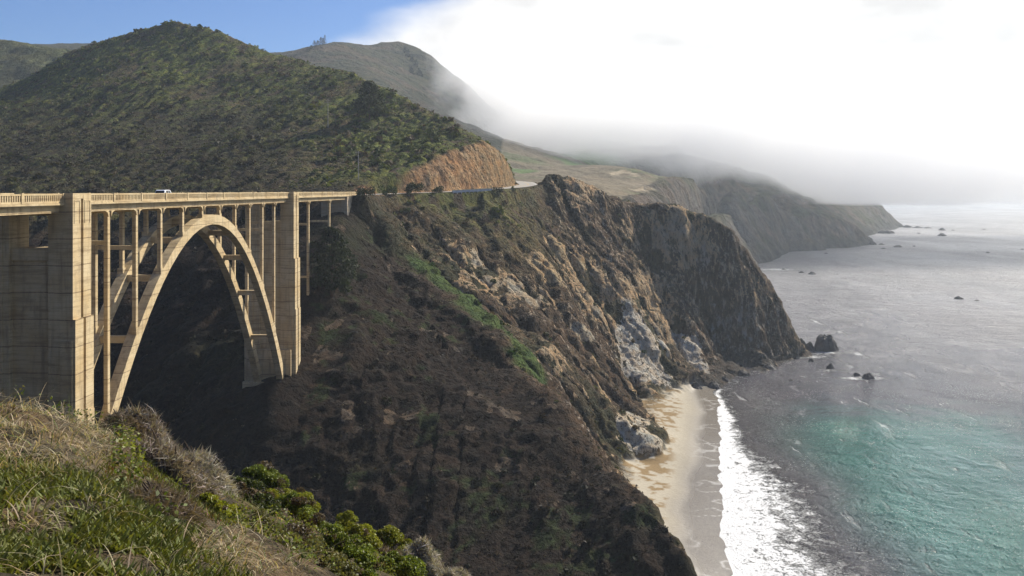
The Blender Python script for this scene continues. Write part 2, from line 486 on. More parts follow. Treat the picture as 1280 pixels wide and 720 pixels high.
lines1 = [CREEK, ROAD, CREST_A, GULLY_AB, CREST_B, GULLY_B2, CREST_B2, GULLY_C, CREST_C, CREST_H, TOE, CUT_LO, CUT_HI, HILL, SPUR, CONTOUR, UNDER, SHORE,
    [P(300, 120, 500), P(330, 175, 420), P(340, 215, 365)],
    [P(702, 220, 400), P(740, 236, 412), P(783, 251, 426), P(850, 255, 431), P(885, 258, 432)],
    # face of the nose, back of the headland, inner canyon, near side
    [P(861, 672, 174), (36, 172, 3)], [P(735, 561, 210), (14, 170, 6), (20, 144, 2.2)],
    [P(466, 300, 295), P(490, 352, 278), P(524, 408, 259), P(560, 455, 241), P(606, 515, 221), P(655, 575, 204), P(695, 632, 191), P(735, 690, 178), P(765, 740, 169)],
    [(110, 560, -5), (140, 480, -6), (155, 445, -6), (170, 437, -8)],
    [(-30, 560, 60), (20, 520, 52), (60, 500, 50), (100, 478, 30), (135, 456, 3)], [(-150, 690, 80), (0, 690, 5), (120, 690, -10)],
    [(-420, 690, 150), (-300, 690, 120), (-150, 690, 80)],
    [(-330, 640, 170), (-240, 640, 185), (-180, 620, 165)],
    [(84, 440 - 84 + 60, -4), (140, 400, -6), (175, 420, -8)],
    [(s[0] + 14, s[1], -1.2) for s in SHORE[4:]], [(s[0] + 45, s[1], -5) for s in SHORE[4:]], [(175, 60, -12), (175, 300, -12), (178, 437, -12)],
    # the near flank of the canyon, below the viewpoint
    [(-420, 200, 120), (-300, 130, 100), (-180, 90, 88), (-100, 60, 80)], [(-100, 130, 45), (-180, 165, 45), (-300, 215, 60)],
    [(-64, 60, 77), (-40, 60, 63), (-20, 62, 55), (0, 64, 48), (20, 66, 35), (40, 66, 18), (60, 62, 3)],
    [(-50, 90, 49), (-25, 92, 40), (0, 96, 30), (25, 98, 15), (45, 96, 4)],
    [(-40, 125, 24), (-10, 128, 16), (20, 124, 5)],
]
lines1 += [[(-49, -10, 83.5), (-49, 0, 83), (-49, 30, 74), (-49, 56, 62)], [(-40, -10, 66), (-40, 52, 48)], [(-10, -10, 60), (-6, 40, 44)], [(40, -10, 25), (45, 40, 14)], [(70, -10, -6), (75, 60, -8)], [(-420, -10, 150), (-250, -10, 120), (-120, -10, 92), (-49, -10, 83.5)], [(-420, 90, 135), (-300, 60, 112), (-180, 40, 95), (-100, 30, 86)]]
H1 = Field(lines1, -424, 180, -12, 694, 2.0, blur=1)

def erode(Fd, iters, K, hold, depth):
    """running water cuts gullies into the stretched surface"""
    Z = Fd.Z; ny, nx = Z.shape; h = Fd.h
    X, Y = np.meshgrid(Fd.x0 + np.arange(nx) * h, Fd.y0 + np.arange(ny) * h)
    base = Z.copy(); Z = Z + hold * (ridged(X / 22, Y / 22, Z / 60, 3, 900) * 1.4 + fbm(X / 55, Y / 55, 0 * X, 2, 903) * 4.0 + fbm(X / 7, Y / 7, Z / 20, 2, 905) * .7)
    idx = np.arange(ny * nx).reshape(ny, nx)
    for it in range(iters):
        E = np.pad(Z, 1, mode='edge'); I = np.pad(idx, 1, mode='edge')
        best = np.zeros_like(Z); rec = idx.copy()
        for dj in (-1, 0, 1):
            for di in (-1, 0, 1):
                if di == 0 and dj == 0: continue
                sl = (Z - E[1 + dj:1 + dj + ny, 1 + di:1 + di + nx]) / (h * math.hypot(di, dj))
                m = sl > best; best = np.where(m, sl, best); rec = np.where(m, I[1 + dj:1 + dj + ny, 1 + di:1 + di + nx], rec)
        order = np.argsort(-Z.ravel()).tolist(); r = rec.ravel().tolist(); A = [1.0] * (nx * ny)
        for k in order:
            q = r[k]
            if q != k: A[q] += A[k]
        A = np.array(A).reshape(ny, nx)
        dz = K * np.minimum(np.sqrt(A), 14) * np.minimum(best, 1.6)
        Z = Z - np.minimum(dz, .7) * hold
        Z = np.maximum(Z, base - depth)
        E = np.pad(Z, 1, mode='edge'); L = (E[:-2, 1:-1] + E[2:, 1:-1] + E[1:-1, :-2] + E[1:-1, 2:]) / 4 - Z
        Z = Z + .12 * L * hold
    Fd.Z = Z
    return base
_nx, _ny = H1.Z.shape[1], H1.Z.shape[0]
_X, _Y = np.meshgrid(-424 + 2.0 * np.arange(_nx), -12 + 2.0 * np.arange(_ny))
_dr, _ = dist_poly(_X, _Y, ROAD); _db, _ = dist_poly(_X, _Y, [(-61, 60), (-55, 296)])
_hold = sstep(_dr, 6, 16) * (.25 + .75 * sstep(_db, 8, 22)) * (1 - sstep(H1.Z, 5, 3) * (_X > 10)) * sstep(H1.Z, 1, 4)
_cutm = in_poly(_X, _Y, CUT_LO + CUT_HI[::-1]); _hold = _hold * (1 - _cutm)
_hold *= 1 - .55 * sstep(dist_poly(_X, _Y, CREST_A)[0], 7, 2)
_dark = sstep(_Y - np.interp(_X, [p[0] for p in CREST_A], [p[1] for p in CREST_A]), 0, -8) * (_X > -75)
_hold *= 1 - _dark * (.72 + .2 * sstep(fbm(_X / 40, _Y / 40, 0 * _X, 2, 907), -.2, .3))
_hold *= 1 - .6 * sstep(_Y, 308, 350) * sstep(_X, 20, -40)
erode(H1, 16, .055, _hold, 6.5)

def road_flat(x, y, z):
    d, p = dist_poly(x, y, ROAD)
    rz = poly_val(p, [r[2] for r in ROAD]) - .12
    w = 1 - sstep(d, 4.6, 8.5)
    w = w * (y > 297)
    z = z * (1 - w) + rz * w
    px_ = 640 + F * x / np.maximum(y, 1)
    outer = x > np.interp(y, [r[1] for r in ROAD], [r[0] for r in ROAD])
    wz_ = sstep(px_, 558, 566) * sstep(px_, 606, 598) * outer * (y > 300) * (y < 380)
    z = np.where(wz_ > 0, np.minimum(z, z - wz_ * 2.6 * sstep(d, 5.1, 6.2) * sstep(d, 20, 10)), z)
    berm = sstep(d, 5.0, 6.6) * sstep(d, 11, 8) * (y > 300) * outer * (1 - sstep(px_, 560, 568) * sstep(px_, 604, 598)) * sstep(y, 396, 380)
    z = z + berm * (.55 + .5 * vnoise(x / 4, y / 4, 0 * x, 66))
    return z, d

xs = np.unique(np.concatenate([np.arange(-420, -75, 1.35), np.arange(-75, 172, .62)]))
ys = np.unique(np.concatenate([np.arange(-10, 60, 2.0), np.arange(60, 160, .9), np.arange(160, 450, .6), np.arange(450, 690, 1.7)]))
GX, GY = np.meshgrid(xs, ys)
GZ = H1(GX, GY)
gy, gx = np.gradient(GZ, ys, xs)
slope = np.hypot(gx, gy)
inv = 1 / np.sqrt(1 + slope ** 2)
NX, NY, NZ = -gx * inv, -gy * inv, inv
beach = sstep(GZ, 4.2, 2.6) * (GX > 10) * (GY > 135) * (GY < 365)
dcut, _ = dist_poly(GX, GY, CUT_LO)
cut = in_poly(GX, GY, CUT_LO + CUT_HI[::-1]).astype(float)
E = np.pad(cut, 2, mode='edge')
cut = sum(E[2 + i:E.shape[0] - 2 + i, 2 + j:E.shape[1] - 2 + j] for i in (-2, -1, 0, 1, 2) for j in (-2, -1, 0, 1, 2)) / 25
droad, proad = dist_poly(GX, GY, ROAD)
keep = sstep(droad, 5, 14) + (GY < 290) * 1.0
keep = np.clip(keep, 0, 1)
du, _ = dist_poly(GX, GY, [(-61, 60), (-55, 296)])
keepb = .35 + .65 * sstep(du, 5, 16)
hill = sstep(GY - (300 + .0 * GX), 8, 45) * sstep(GX, 30, -40)
cliff = 1 - hill
# displacement along the normal: flutes and ledges on the cliffs, bushes on the hill
xx, yy, zz = GX, GY, GZ
wx_ = xx + 3.5 * fbm(xx / 15, yy / 15, zz / 15, 2, 71); wy_ = yy + 3.5 * fbm(xx / 15, yy / 15, zz / 15, 2, 72)
fl = ridged(wx_ / 30, wy_ / 30, zz / 110, 3, 11) * 2.4 + ridged(wx_ / 11, wy_ / 11, zz / 45, 3, 21) * 1.6 + ridged(wx_ / 4.2, wy_ / 4.2, zz / 11, 3, 31, .6) * .85
fl += ridged(xx / 1.8, yy / 1.8, zz / 2.6, 2, 41) * .30
db_, ib_ = worley(wx_ + .35 * zz, wy_ - .25 * zz, 6.5, 33)
fl += (ib_ - .5) * 1.9 * sstep(slope, .7, 1.5) + (np.clip(.8 - db_, 0, 1) - .4) * 1.2 * sstep(slope, .7, 1.5)
db2_, ib2_ = worley(wx_ + .6 * zz, wy_ + .3 * zz, 2.6, 34)
fl += (ib2_ - .5) * .8 * sstep(slope, .6, 1.3)
amp = cliff * (1 - beach) * sstep(slope, .08, .6)
D = fl * amp
hb = fbm(xx / 60, yy / 60, 0 * xx, 3, 51) * 3.0 * hill
D += hb
dw, idw = worley(xx + 1.2 * vnoise(xx / 3, yy / 3, 0 * xx, 3), yy + 1.2 * vnoise(xx / 3, yy / 3, 0 * xx + 9, 4), 2.9, 5)
dome = np.sqrt(np.clip(1 - (dw / .75) ** 2, 0, 1))
veg = hill * (1 - cut) * sstep(fbm(xx / 22, yy / 22, 0 * xx, 3, 77), -.75, -.2)
bushz = dome * (.5 + 1.35 * idw) * veg
dw2, idw2 = worley(xx, yy, 1.9, 6)
vegc = cliff * (1 - beach) * sstep(ridged(xx / 16, yy / 16, zz / 20, 3, 91), .35, -.2) * sstep(slope, 2.2, .9)
bushz += np.sqrt(np.clip(1 - (dw2 / .7) ** 2, 0, 1)) * (.2 + .5 * idw2) * vegc
cutrib = cut * (ridged(xx / 3.2, yy / 3.2, zz / 40, 3, 61) * .55)
D = (D * keep * keepb * (1 - cut) + cutrib * 1.0)
VX = GX + NX * D; VY = GY + NY * D; VZ = GZ + NZ * D + bushz * keep * keepb
VZ = np.where(beach > .5, GZ + .10 * fbm(xx / 6, yy / 6, 0 * xx, 3, 81) * sstep(GZ, .3, 1.5), VZ)
_ds, _ = dist_poly(GX, GY, SHORE)
VZ = VZ + beach * (.16 * fbm(xx / 13, yy / 13, 0 * xx, 3, 83) + .10 * np.sin(yy / 7.5 + 2 * fbm(yy / 18, xx / 18, 0 * xx, 2, 84))) * sstep(_ds, 10, 1)
VZ2, _ = road_flat(GX, GY, VZ)
VZ = VZ2
# base colours
def lerp(a, b, t): return a + (np.asarray(b) - a) * t[..., None]
n_big = fbm(xx / 30, yy / 30, zz / 30, 4, 101); n_mid = fbm(xx / 7, yy / 7, zz / 12, 4, 111); n_fin = fbm(xx / 2.2, yy / 2.2, zz / 2.5, 3, 121)
C = np.zeros(GX.shape + (3,)) + np.array((.066, .044, .028))
C = lerp(C, (.044, .042, .022), sstep(n_big + .4 * n_mid, -.1, .4))
C = lerp(C, (.118, .080, .048), sstep(n_mid + .5 * n_fin, .12, .6) * .8)
rocky = sstep(fl / 4 + .35 * n_mid + .25 * n_fin + .22 * (slope - 1.0), .20, .62) * cliff * (1 - beach)
warm = sstep(n_big, -.35, .35)
rockc = lerp(np.zeros_like(C) + np.array((.165, .15, .138)), (.27, .195, .115), warm * .75)
C = lerp(C, (0, 0, 0), rocky * 0)
RK = rocky * (.40 + .22 * sstep(n_big, .05, .3)); RC = rockc * np.array((1.28, 1.2, 1.08))
def spots(lst, col, thr=.0, gain=.9):
    global RK, RC
    for px, py, r in lst:
        h = H1.hit(px, py, 150, 470)
        if h is None: continue
        d = np.sqrt((xx - h[0]) ** 2 + (yy - h[1]) ** 2 + ((zz - h[2]) * .75) ** 2) / r
        w = sstep(1 - d + .55 * n_mid + .35 * n_fin, thr, thr + .35) * gain
        RC = RC + (np.asarray(col) - RC) * np.clip(w * 1.2, 0, 1)[..., None]; RK = np.maximum(RK, w * .8)
spots([(640, 372, 7), (660, 385, 6), (615, 360, 6), (725, 420, 5), (735, 395, 5), (600, 330, 5)], (.30, .25, .18))
spots([(800, 430, 14), (795, 455, 12), (815, 468, 11), (790, 405, 9), (850, 440, 10), (862, 462, 9)], (.37, .33, .275))
spots([(680, 340, 8), (690, 310, 7), (720, 330, 6), (570, 320, 5), (745, 460, 6), (760, 500, 6)], (.32, .23, .13))
spots([(800, 545, 9), (812, 560, 8), (790, 525, 8)], (.42, .37, .29))
spots([(845, 300, 12), (860, 380, 10), (905, 340, 9), (840, 350, 9)], (.24, .20, .15), .1, .6)
spots([(900, 420, 10), (930, 400, 10), (880, 330, 8)], (.20, .185, .17), .1, .6)
spots([(440, 405, 4), (425, 445, 4), (430, 460, 3), (415, 350, 3)], (.22, .16, .11), 0, .8)
spots([(790, 690, 5), (815, 690, 5), (730, 700, 4)], (.20, .145, .09), 0, .6)
GREEN = [P(512, 334, 288), P(545, 360, 278), P(580, 388, 267), P(610, 415, 258), P(640, 445, 247)]
dg, _ = dist_poly(xx - 4.0, yy - 1.5, GREEN)
wg = sstep(6.5 - dg + 3.2 * n_mid + 2.5 * n_fin, 0, 3.5) * .9
C = lerp(C, (.052, .085, .020), wg); RK = RK * (1 - wg)
# the north facing canyon side: brown scrub, its shade painted into the colour
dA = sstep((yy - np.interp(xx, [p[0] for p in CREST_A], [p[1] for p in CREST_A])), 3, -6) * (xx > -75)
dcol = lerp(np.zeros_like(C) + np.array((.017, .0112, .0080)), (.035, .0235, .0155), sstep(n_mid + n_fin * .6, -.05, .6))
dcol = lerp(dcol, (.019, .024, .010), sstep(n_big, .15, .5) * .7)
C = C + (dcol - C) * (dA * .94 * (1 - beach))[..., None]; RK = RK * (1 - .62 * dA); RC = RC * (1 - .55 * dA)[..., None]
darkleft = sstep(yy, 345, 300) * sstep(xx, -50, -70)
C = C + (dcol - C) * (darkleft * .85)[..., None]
# hill: chaparral greens, one tone per bush
dg2 = dA * sstep(n_mid + .7 * n_fin + .5 * n_big, .30, .55); C = lerp(C, (.022, .034, .010), dg2 * .85)
spt = dA * sstep(fbm(xx / 5, yy / 5, zz / 14, 3, 141), .33, .5); RK = np.maximum(RK, spt * .75); RC = RC + (np.array((.085, .064, .046)) - RC) * spt[..., None]
und = sstep(xx, -52, -64) * sstep(yy, 130, 160) * (1 - hill); C = C + (dcol - C) * (und * .9)[..., None]; RK = RK * (1 - .85 * und); RC = RC * (1 - .4 * und)[..., None]  # ground under the arch: shade painted in as dark colour
hg = lerp(np.zeros_like(C) + np.array((.078, .092, .021)), (.130, .148, .029), sstep(idw, .55, 1))
hg = lerp(hg, (.075, .058, .038), sstep(idw, .34, .05))
hg = lerp(hg, (.038, .028, .020), sstep(dome, .35, .05) * .8)
hg = lerp(hg, (.090, .064, .040), sstep(n_big + .3 * n_mid, .0, .45) * .75)
C = C + (hg - C) * (hill * (1 - cut) * (1 - darkleft * .6))[..., None]
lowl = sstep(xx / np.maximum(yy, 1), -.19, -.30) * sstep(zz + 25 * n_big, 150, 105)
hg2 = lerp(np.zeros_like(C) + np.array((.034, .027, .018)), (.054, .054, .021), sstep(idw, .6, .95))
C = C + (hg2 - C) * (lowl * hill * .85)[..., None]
# orange road cut
cc = lerp(np.zeros_like(C) + np.array((.30, .17, .08)), (.23, .145, .08), sstep(n_mid, -.2, .4))
cc = lerp(cc, (.38, .245, .125), sstep(ridged(xx / 4, yy / 4, zz / 30, 3, 131), .2, .6) * .8)
cc = lerp(cc, (.20, .145, .075), sstep(xx + 6 * n_mid, -22, -2) * .7)
C = C + (cc - C) * np.clip(cut * 1.2, 0, 1)[..., None]
# bare red banks beside the bridge end
for px, py, r in ((467, 232, 6), (455, 236, 4)):
    h = P(px, py, 322); d = np.hypot(xx - h[0], yy - h[1]) / r
    C = lerp(C, (.26, .13, .07), sstep(1 - d + .4 * n_mid, 0, .4) * .8)
# sand, wet sand, dark rock at the tide line
dsh, _ = dist_poly(xx, yy, SHORE)
wet = sstep(dsh + 4 * n_big, 15, 6) * beach
sand = lerp(np.zeros_like(C) + np.array((.39, .345, .265)), (.19, .165, .132), sstep(dsh + 4 * n_big, 16, 8))
kel = sstep(n_fin * 1.5 + 1.0 * n_mid + .22 * np.cos((dsh - 25) / 3.2), .02, .22) * sstep(dsh, 13, 17)
sand = lerp(sand, (.20, .125, .045), kel * .85)
sw = sstep(1 - np.abs(fbm(xx / 9 + yy / 30, yy / 5 - xx / 9, 0 * xx, 3, 151)) * 6, .45, .9) * sstep(dsh, 11, 3) * (yy < 345)
sand = lerp(sand, (.62, .60, .56), sw * .55)
C = C + (sand - C) * beach[..., None]
tide = sstep(GZ + 3 * n_mid, 7, 1) * (1 - beach) * (yy > 340) * (xx > 60)
C = lerp(C, (.045, .04, .036), tide * .85)
C = np.clip(C, .006, .8)
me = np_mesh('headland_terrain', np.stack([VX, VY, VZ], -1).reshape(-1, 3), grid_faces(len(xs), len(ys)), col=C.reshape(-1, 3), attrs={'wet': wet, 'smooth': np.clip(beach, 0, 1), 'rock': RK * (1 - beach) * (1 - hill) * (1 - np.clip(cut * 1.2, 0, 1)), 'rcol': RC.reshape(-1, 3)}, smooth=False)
o = link('terrain', me, None, M['land']); tag(o, 'steep brown scrub covered cliffs, canyon sides and green hill with beach below', 'terrain', kind='structure')
SURF = np.stack([VX, VY, VZ], -1); SHAPE = GX.shape

# ------------------------------------------------------------------ far coast
ROAD_FAR = [P(600, 192, 1290), P(640, 191.5, 1250), P(680, 190, 1245), P(720, 187.5, 1250), P(760, 185.5, 1265), P(800, 183, 1290), P(840, 181, 1330)]
lines2 = [ROAD_FAR,
    [P(300, 95, 1250), P(375, 68, 1300), P(397, 58, 1330), P(420, 52, 1400), P(445, 55, 1440), P(462, 57, 1440), P(480, 53, 1470), P(505, 51, 1480), P(532, 63, 1470), P(560, 88, 1420), P(582, 112, 1380), P(605, 142, 1340), P(640, 166, 1310), P(680, 178, 1300)],
    [P(505, 51, 1480), P(530, 95, 1380), P(550, 135, 1300)], [P(420, 52, 1400), P(470, 100, 1200), P(520, 145, 1050)],
    [P(-150, 30, 980), P(-60, 42, 950), P(0, 50, 930), P(40, 54, 910), P(75, 61, 890), P(95, 66, 880), P(140, 90, 850), P(200, 120, 850)],
    [(-900, 700, 120), (-500, 690, 110), (-300, 690, 80), (-100, 690, 60), (-20, 660, 70)],
    [P(645, 234, 600), P(660, 230, 660), P(700, 224, 720), P(740, 232, 680), P(770, 242, 630), P(785, 247, 600)],
    [P(640, 214, 900), P(700, 208, 920), P(760, 207, 900), P(800, 214, 850)],
    [P(785, 246, 620), P(800, 239, 700), P(822, 232, 780), P(850, 228, 880), P(885, 226, 1000), P(925, 229, 1130), P(965, 238, 1250), P(1010, 248, 1380)],
    [P(790, 251, 600), P(830, 249, 680), P(870, 254, 780), P(905, 260, 900)],
    [P(800, 196, 1200), P(840, 196, 1250), P(880, 200, 1330), P(920, 210, 1400), P(960, 221, 1500), P(1000, 233, 1630), P(1030, 240, 1700), P(1060, 245, 1800), P(1090, 252, 1900), P(1106, 259, 1950), P(1114, 268, 1975), P(1119, 279, 1990), P(1124, 286, 1995), P(1150, 289, 1990)],
    [P(915, 250, 1120), P(955, 257, 1180), P(1000, 265, 1240), P(1045, 274, 1300), P(1072, 284, 1330), P(1084, 296, 1360), P(1090, 306, 1350)],
    [P(890, 255, 1060), P(925, 285, 1130), P(940, 306, 1250)],
    [P(905, 309, 1270), P(940, 309.5, 1262), P(1000, 311, 1235), P(1060, 309.5, 1262), P(1088, 304, 1366), P(1075, 297, 1528), P(1097, 290, 1734), P(1118, 286, 1880), P(1124, 286.4, 1960)],
    [P(1095, 275, 1750), P(1060, 283, 1560)],
    [(110, 520, 0), (105, 600, 0), (150, 760, 0), (215, 960, 0), (270, 1140, 0), P(905, 309, 1270)],
    [(150, 500, -10), (160, 650, -10), (220, 800, -10), (300, 1000, -10), (380, 1180, -10), (480, 1200, -10), (620, 1340, -10), (720, 1600, -10), (950, 1820, -10), (1080, 2000, -12), (1050, 2200, -14), (700, 2300, -10), (500, 2700, 10)],
    [(500, 500, -20), (900, 1000, -20), (1480, 1900, -20), (1480, 2900, -20), (1100, 2900, -20)],
    [(100, 420, -8), (30, 440, 15), (-200, 440, 15), (-900, 440, 40)], [(-500, 600, 20), (-200, 620, 20), (-50, 560, 25), (60, 560, 25), (95, 560, 10)],
    [P(610, 168, 1500), P(640, 165, 1550), P(670, 150, 1600), P(692, 140, 1620), P(712, 158, 1620), P(745, 176, 1600), P(800, 178, 1600), P(850, 168, 1600), P(890, 184, 1600), P(930, 208, 1620)],
    [(-900, 2900, 300), (0, 2900, 300), (300, 2900, 150)], [(-950, 1500, 330), (-700, 1600, 350), (-430, 1450, 310)],
]
H2 = Field(lines2, -1000, 1496, 420, 2996, 8.0, levels=5, blur=2)
xs2 = np.unique(np.concatenate([np.arange(-1000, -60, 9.0), np.arange(-60, 700, 3.6), np.arange(700, 1490, 7.0)])); ys2 = np.unique(np.concatenate([np.arange(424, 1450, 3.6), np.arange(1450, 2100, 6), np.arange(2100, 2980, 16)]))
GX2, GY2 = np.meshgrid(xs2, ys2)
GZ2 = H2(GX2, GY2)
gy2, gx2 = np.gradient(GZ2, ys2, xs2); sl2 = np.hypot(gx2, gy2); inv = 1 / np.sqrt(1 + sl2 ** 2)
land = sstep(GZ2, -2, 4)
df, pf = dist_poly(GX2, GY2, ROAD_FAR)
k2 = sstep(df, 8, 40)
steep = sstep(sl2, .25, .7)
D2 = (ridged(GX2 / 120, GY2 / 120, GZ2 / 200, 3, 211) * 4.5 * steep + ridged(GX2 / 36, GY2 / 36, GZ2 / 90, 3, 221) * 2.8 * steep + fbm(GX2 / 60, GY2 / 60, 0 * GX2, 4, 231) * 2.0 + fbm(GX2 / 11, GY2 / 11, GZ2 / 20, 2, 241) * 1.5) * land * k2
dwf, idf = worley(GX2, GY2, 13, 15)
D2 += np.sqrt(np.clip(1 - (dwf / .7) ** 2, 0, 1)) * idf * 2.2 * land * k2 * sstep(sl2, .1, .3)
VX2, VY2, VZ2 = GX2 - gx2 * inv * D2, GY2 - gy2 * inv * D2, GZ2 + inv * D2
rz = poly_val(pf, [p[2] for p in ROAD_FAR]) - .5
w = 1 - sstep(df, 9, 22); VZ2 = VZ2 * (1 - w) + rz * w
nb = fbm(GX2 / 140, GY2 / 60, GZ2 / 60, 4, 301); nm = fbm(GX2 / 40, GY2 / 22, GZ2 / 30, 4, 311); nf = fbm(GX2 / 12, GY2 / 12, GZ2 / 12, 2, 321)
C2 = np.zeros(GX2.shape + (3,)) + np.array((.060, .062, .030))
C2 = lerp(C2, (.115, .085, .060), sstep(nm + .4 * nb, -.05, .4) * .8)
flat = sstep(sl2, .60, .30) * sstep(GZ2, 60, 75) * (GX2 > -10) * sstep(GX2, 330, 200) * sstep(GY2, 1330, 1262)
fcol = lerp(np.zeros_like(C2) + np.array((.155, .125, .078)), (.092, .105, .042), sstep(nb + .3 * nm, .15, .45))
fcol = lerp(fcol, (.22, .175, .115), sstep(nm - .2 * nb, .25, .5) * .6)
C2 = C2 + (fcol - C2) * flat[..., None]
for px, py, r_ in ((745, 203, 48), (770, 208, 40), (725, 198, 34), (650, 212, 20)):
    h = H2.hit(px, py, 430, 1500, 2.0)
    if h: C2 = lerp(C2, (.080, .135, .036), sstep(1 - np.hypot(GX2 - h[0], (GY2 - h[1]) * .6) / r_ + .5 * nm, 0, .4) * flat * .9)
dgf, _ = dist_poly(GX2, GY2, [P(735, 196, 1050), P(770, 203, 960), P(800, 206, 940)])
C2 = lerp(C2, (.085, .15, .045), sstep(60 - dgf + 25 * nm, 0, 40) * .85)
rk2 = steep * sstep(nm + nf * .6 + .5 * (sl2 - .6), -.1, .5) * sstep(GZ2, 110, 70)
C2 = C2 + (np.array((.13, .105, .088)) - C2) * (rk2 * .8)[..., None]
C2 = lerp(C2, (.05, .045, .042), sstep(GZ2 + 6 * nm, 14, 3) * .8)
for tr in ([P(797, 236, 700), P(813, 231, 745)], [P(767, 218, 830), P(780, 214, 850), P(792, 221, 830)]):
    dt, _ = dist_poly(GX2, GY2, tr); C2 = lerp(C2, (.36, .29, .19), sstep(6 - dt + 2 * nf, 0, 3) * .8)
lft = sstep(GX2, -150, -300) * sstep(GY2, 1250, 1100); C2 = lerp(C2, (.075, .085, .026), lft * .75 * sstep(nm, -.4, .2))
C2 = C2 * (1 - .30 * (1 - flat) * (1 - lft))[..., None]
nearside = GY2 < np.interp(GX2, [r[0] for r in ROAD_FAR], [r[1] for r in ROAD_FAR])
C2 = lerp(C2, (.46, .43, .38), sstep(17 + 5 * nf - df, 0, 4) * nearside * .9)
C2 = np.clip(C2, .01, .7)
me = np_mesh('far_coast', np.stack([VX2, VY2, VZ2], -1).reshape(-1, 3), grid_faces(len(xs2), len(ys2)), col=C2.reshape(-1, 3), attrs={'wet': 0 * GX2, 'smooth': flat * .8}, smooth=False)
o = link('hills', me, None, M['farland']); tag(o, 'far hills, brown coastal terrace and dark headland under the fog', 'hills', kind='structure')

def ribbon(name, pts, w, mat, dz=.0, parent=None, step=4):
    V, Q = [], []
    P2 = []
    for p, q in zip(pts[:-1], pts[1:]):
        n = max(1, int(math.dist(p, q) / step))
        P2 += [tuple(p[k] + (q[k] - p[k]) * i / n for k in range(3)) for i in range(n)]
    P2.append(tuple(pts[-1]))
    A = np.array(P2)
    for _ in range(6): A[1:-1] = (A[:-2] + 2 * A[1:-1] + A[2:]) / 4
    for i in range(len(A)):
        d = A[min(i + 1, len(A) - 1)] - A[max(i - 1, 0)]; n = np.array((d[1], -d[0], 0)); n /= np.linalg.norm(n)
        lo, hi = (w if isinstance(w, tuple) else (-w / 2, w / 2))
        V += [A[i] + n * lo + (0, 0, dz), A[i] + n * hi + (0, 0, dz)]
    Q = [(2 * i, 2 * i + 1, 2 * i + 3, 2 * i + 2) for i in range(len(A) - 1)]
    return link(name, np_mesh(name, np.array(V), np.array(Q)), parent, mat), A

o, ROADC = ribbon('road', ROAD, 8.6, M['road_pale'], .05, step=2); tag(o, 'pale coast road curving behind the cliff top', 'road', kind='structure')
o, _ = ribbon('road_centre_line', ROAD, (-.12, .12), M['yellow_paint'], .056, step=2); tag(o, 'yellow centre line on the coast road', 'road marking', kind='structure')
o, _ = ribbon('road_edge_line', ROAD, (3.3, 3.45), M['white_paint'], .056, step=2); tag(o, 'white edge line on the coast road', 'road marking', kind='structure')
o, ROADF = ribbon('far_road', ROAD_FAR, 13, M['road_pale'], .6, step=8); tag(o, 'thin pale road crossing the far terrace', 'road', kind='structure')

# ------------------------------------------------------------------ sea
def wave_mat():
    m = NT('sea_water')
    turq = m.attr('turq', True); foam = m.attr('foam', True); murk = m.attr('murk', True)
    deep = m.mix(m.map(m.noise(.012, 4), .35, .65), (.042, .040, .053), (.072, .067, .082))
    deep = m.mix(m.attr('far', True), deep, m.mix(m.map(m.noise(.009, 4, .6, stretch=(1, .4, 1), dist=.5), .38, .62), (.085, .080, .096), (.175, .168, .185)))  # paler with distance: silvery sheen painted into the water colour
    tq = m.mix(m.map(m.noise(.035, 5), .3, .7), (.030, .140, .108), (.058, .205, .158))
    c = m.mix(turq, deep, tq)
    c = m.mix(murk, c, (.13, .115, .10))
    f1 = m.noise(.32, 8, .72, dist=.6); f2 = m.noise(1.5, 6, .7)
    ff = m.math('ADD', m.math('MULTIPLY', f1, .6), m.math('MULTIPLY', f2, .4))
    fm = m.math('SUBTRACT', m.math('ADD', foam, m.math('MULTIPLY', m.math('SUBTRACT', ff, .5), 3.0)), .5)
    fm = m.map(fm, -.16, .18)
    fm = m.math('MULTIPLY', fm, m.map(foam, .02, .12))
    fk = m.math('MULTIPLY', m.map(m.noise(1.7, 3, .7, stretch=(1, .6, 1)), .60, .67), m.map(m.noise(.035, 4, .6), .42, .62))  # white flecks: foam, and sun glitter painted as colour
    fs = m.math('MULTIPLY', m.map(m.noise(.16, 5, .7, stretch=(1, .30, 1), dist=.5), .58, .68), m.map(m.noise(.012, 4, .6), .40, .62))
    fm = m.math('MAXIMUM', fm, m.math('MAXIMUM', m.math('MULTIPLY', fk, .9), m.math('MULTIPLY', fs, .38)))
    c = m.mix(fm, c, (.78, .78, .77))
    w1 = m.noise(.075, 4, .6, stretch=(1, 1.25, 1), dist=.5); w2 = m.noise(.30, 5, .66, stretch=(1, 1.2, 1)); w3 = m.noise(1.5, 3, .6)
    h = m.math('ADD', m.math('ADD', m.math('MULTIPLY', w1, 3.4), m.math('MULTIPLY', w2, 1.9)), m.math('MULTIPLY', w3, m.map(m.noise(.05, 3), .35, .65, .3, 1.0)))
    h = m.math('MULTIPLY', h, m.map(fm, 0, 1, 1, .08)); h = m.math('ADD', h, m.math('MULTIPLY', fm, m.math('MULTIPLY', f2, .35)))
    nb = m.bump(h, 1.0, 1.25)
    r0 = m.map(m.noise(.010, 4, .6, stretch=(1, .45, 1), dist=.6), .38, .62, .035, .20)
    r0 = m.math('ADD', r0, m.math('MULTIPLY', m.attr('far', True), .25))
    r = m.math('ADD', r0, m.math('MULTIPLY', fm, .7))
    b = m.bsdf(c, r, nb, .5); b.inputs['IOR'].default_value = 1.33
    return m.done(b)
M['sea'] = wave_mat()
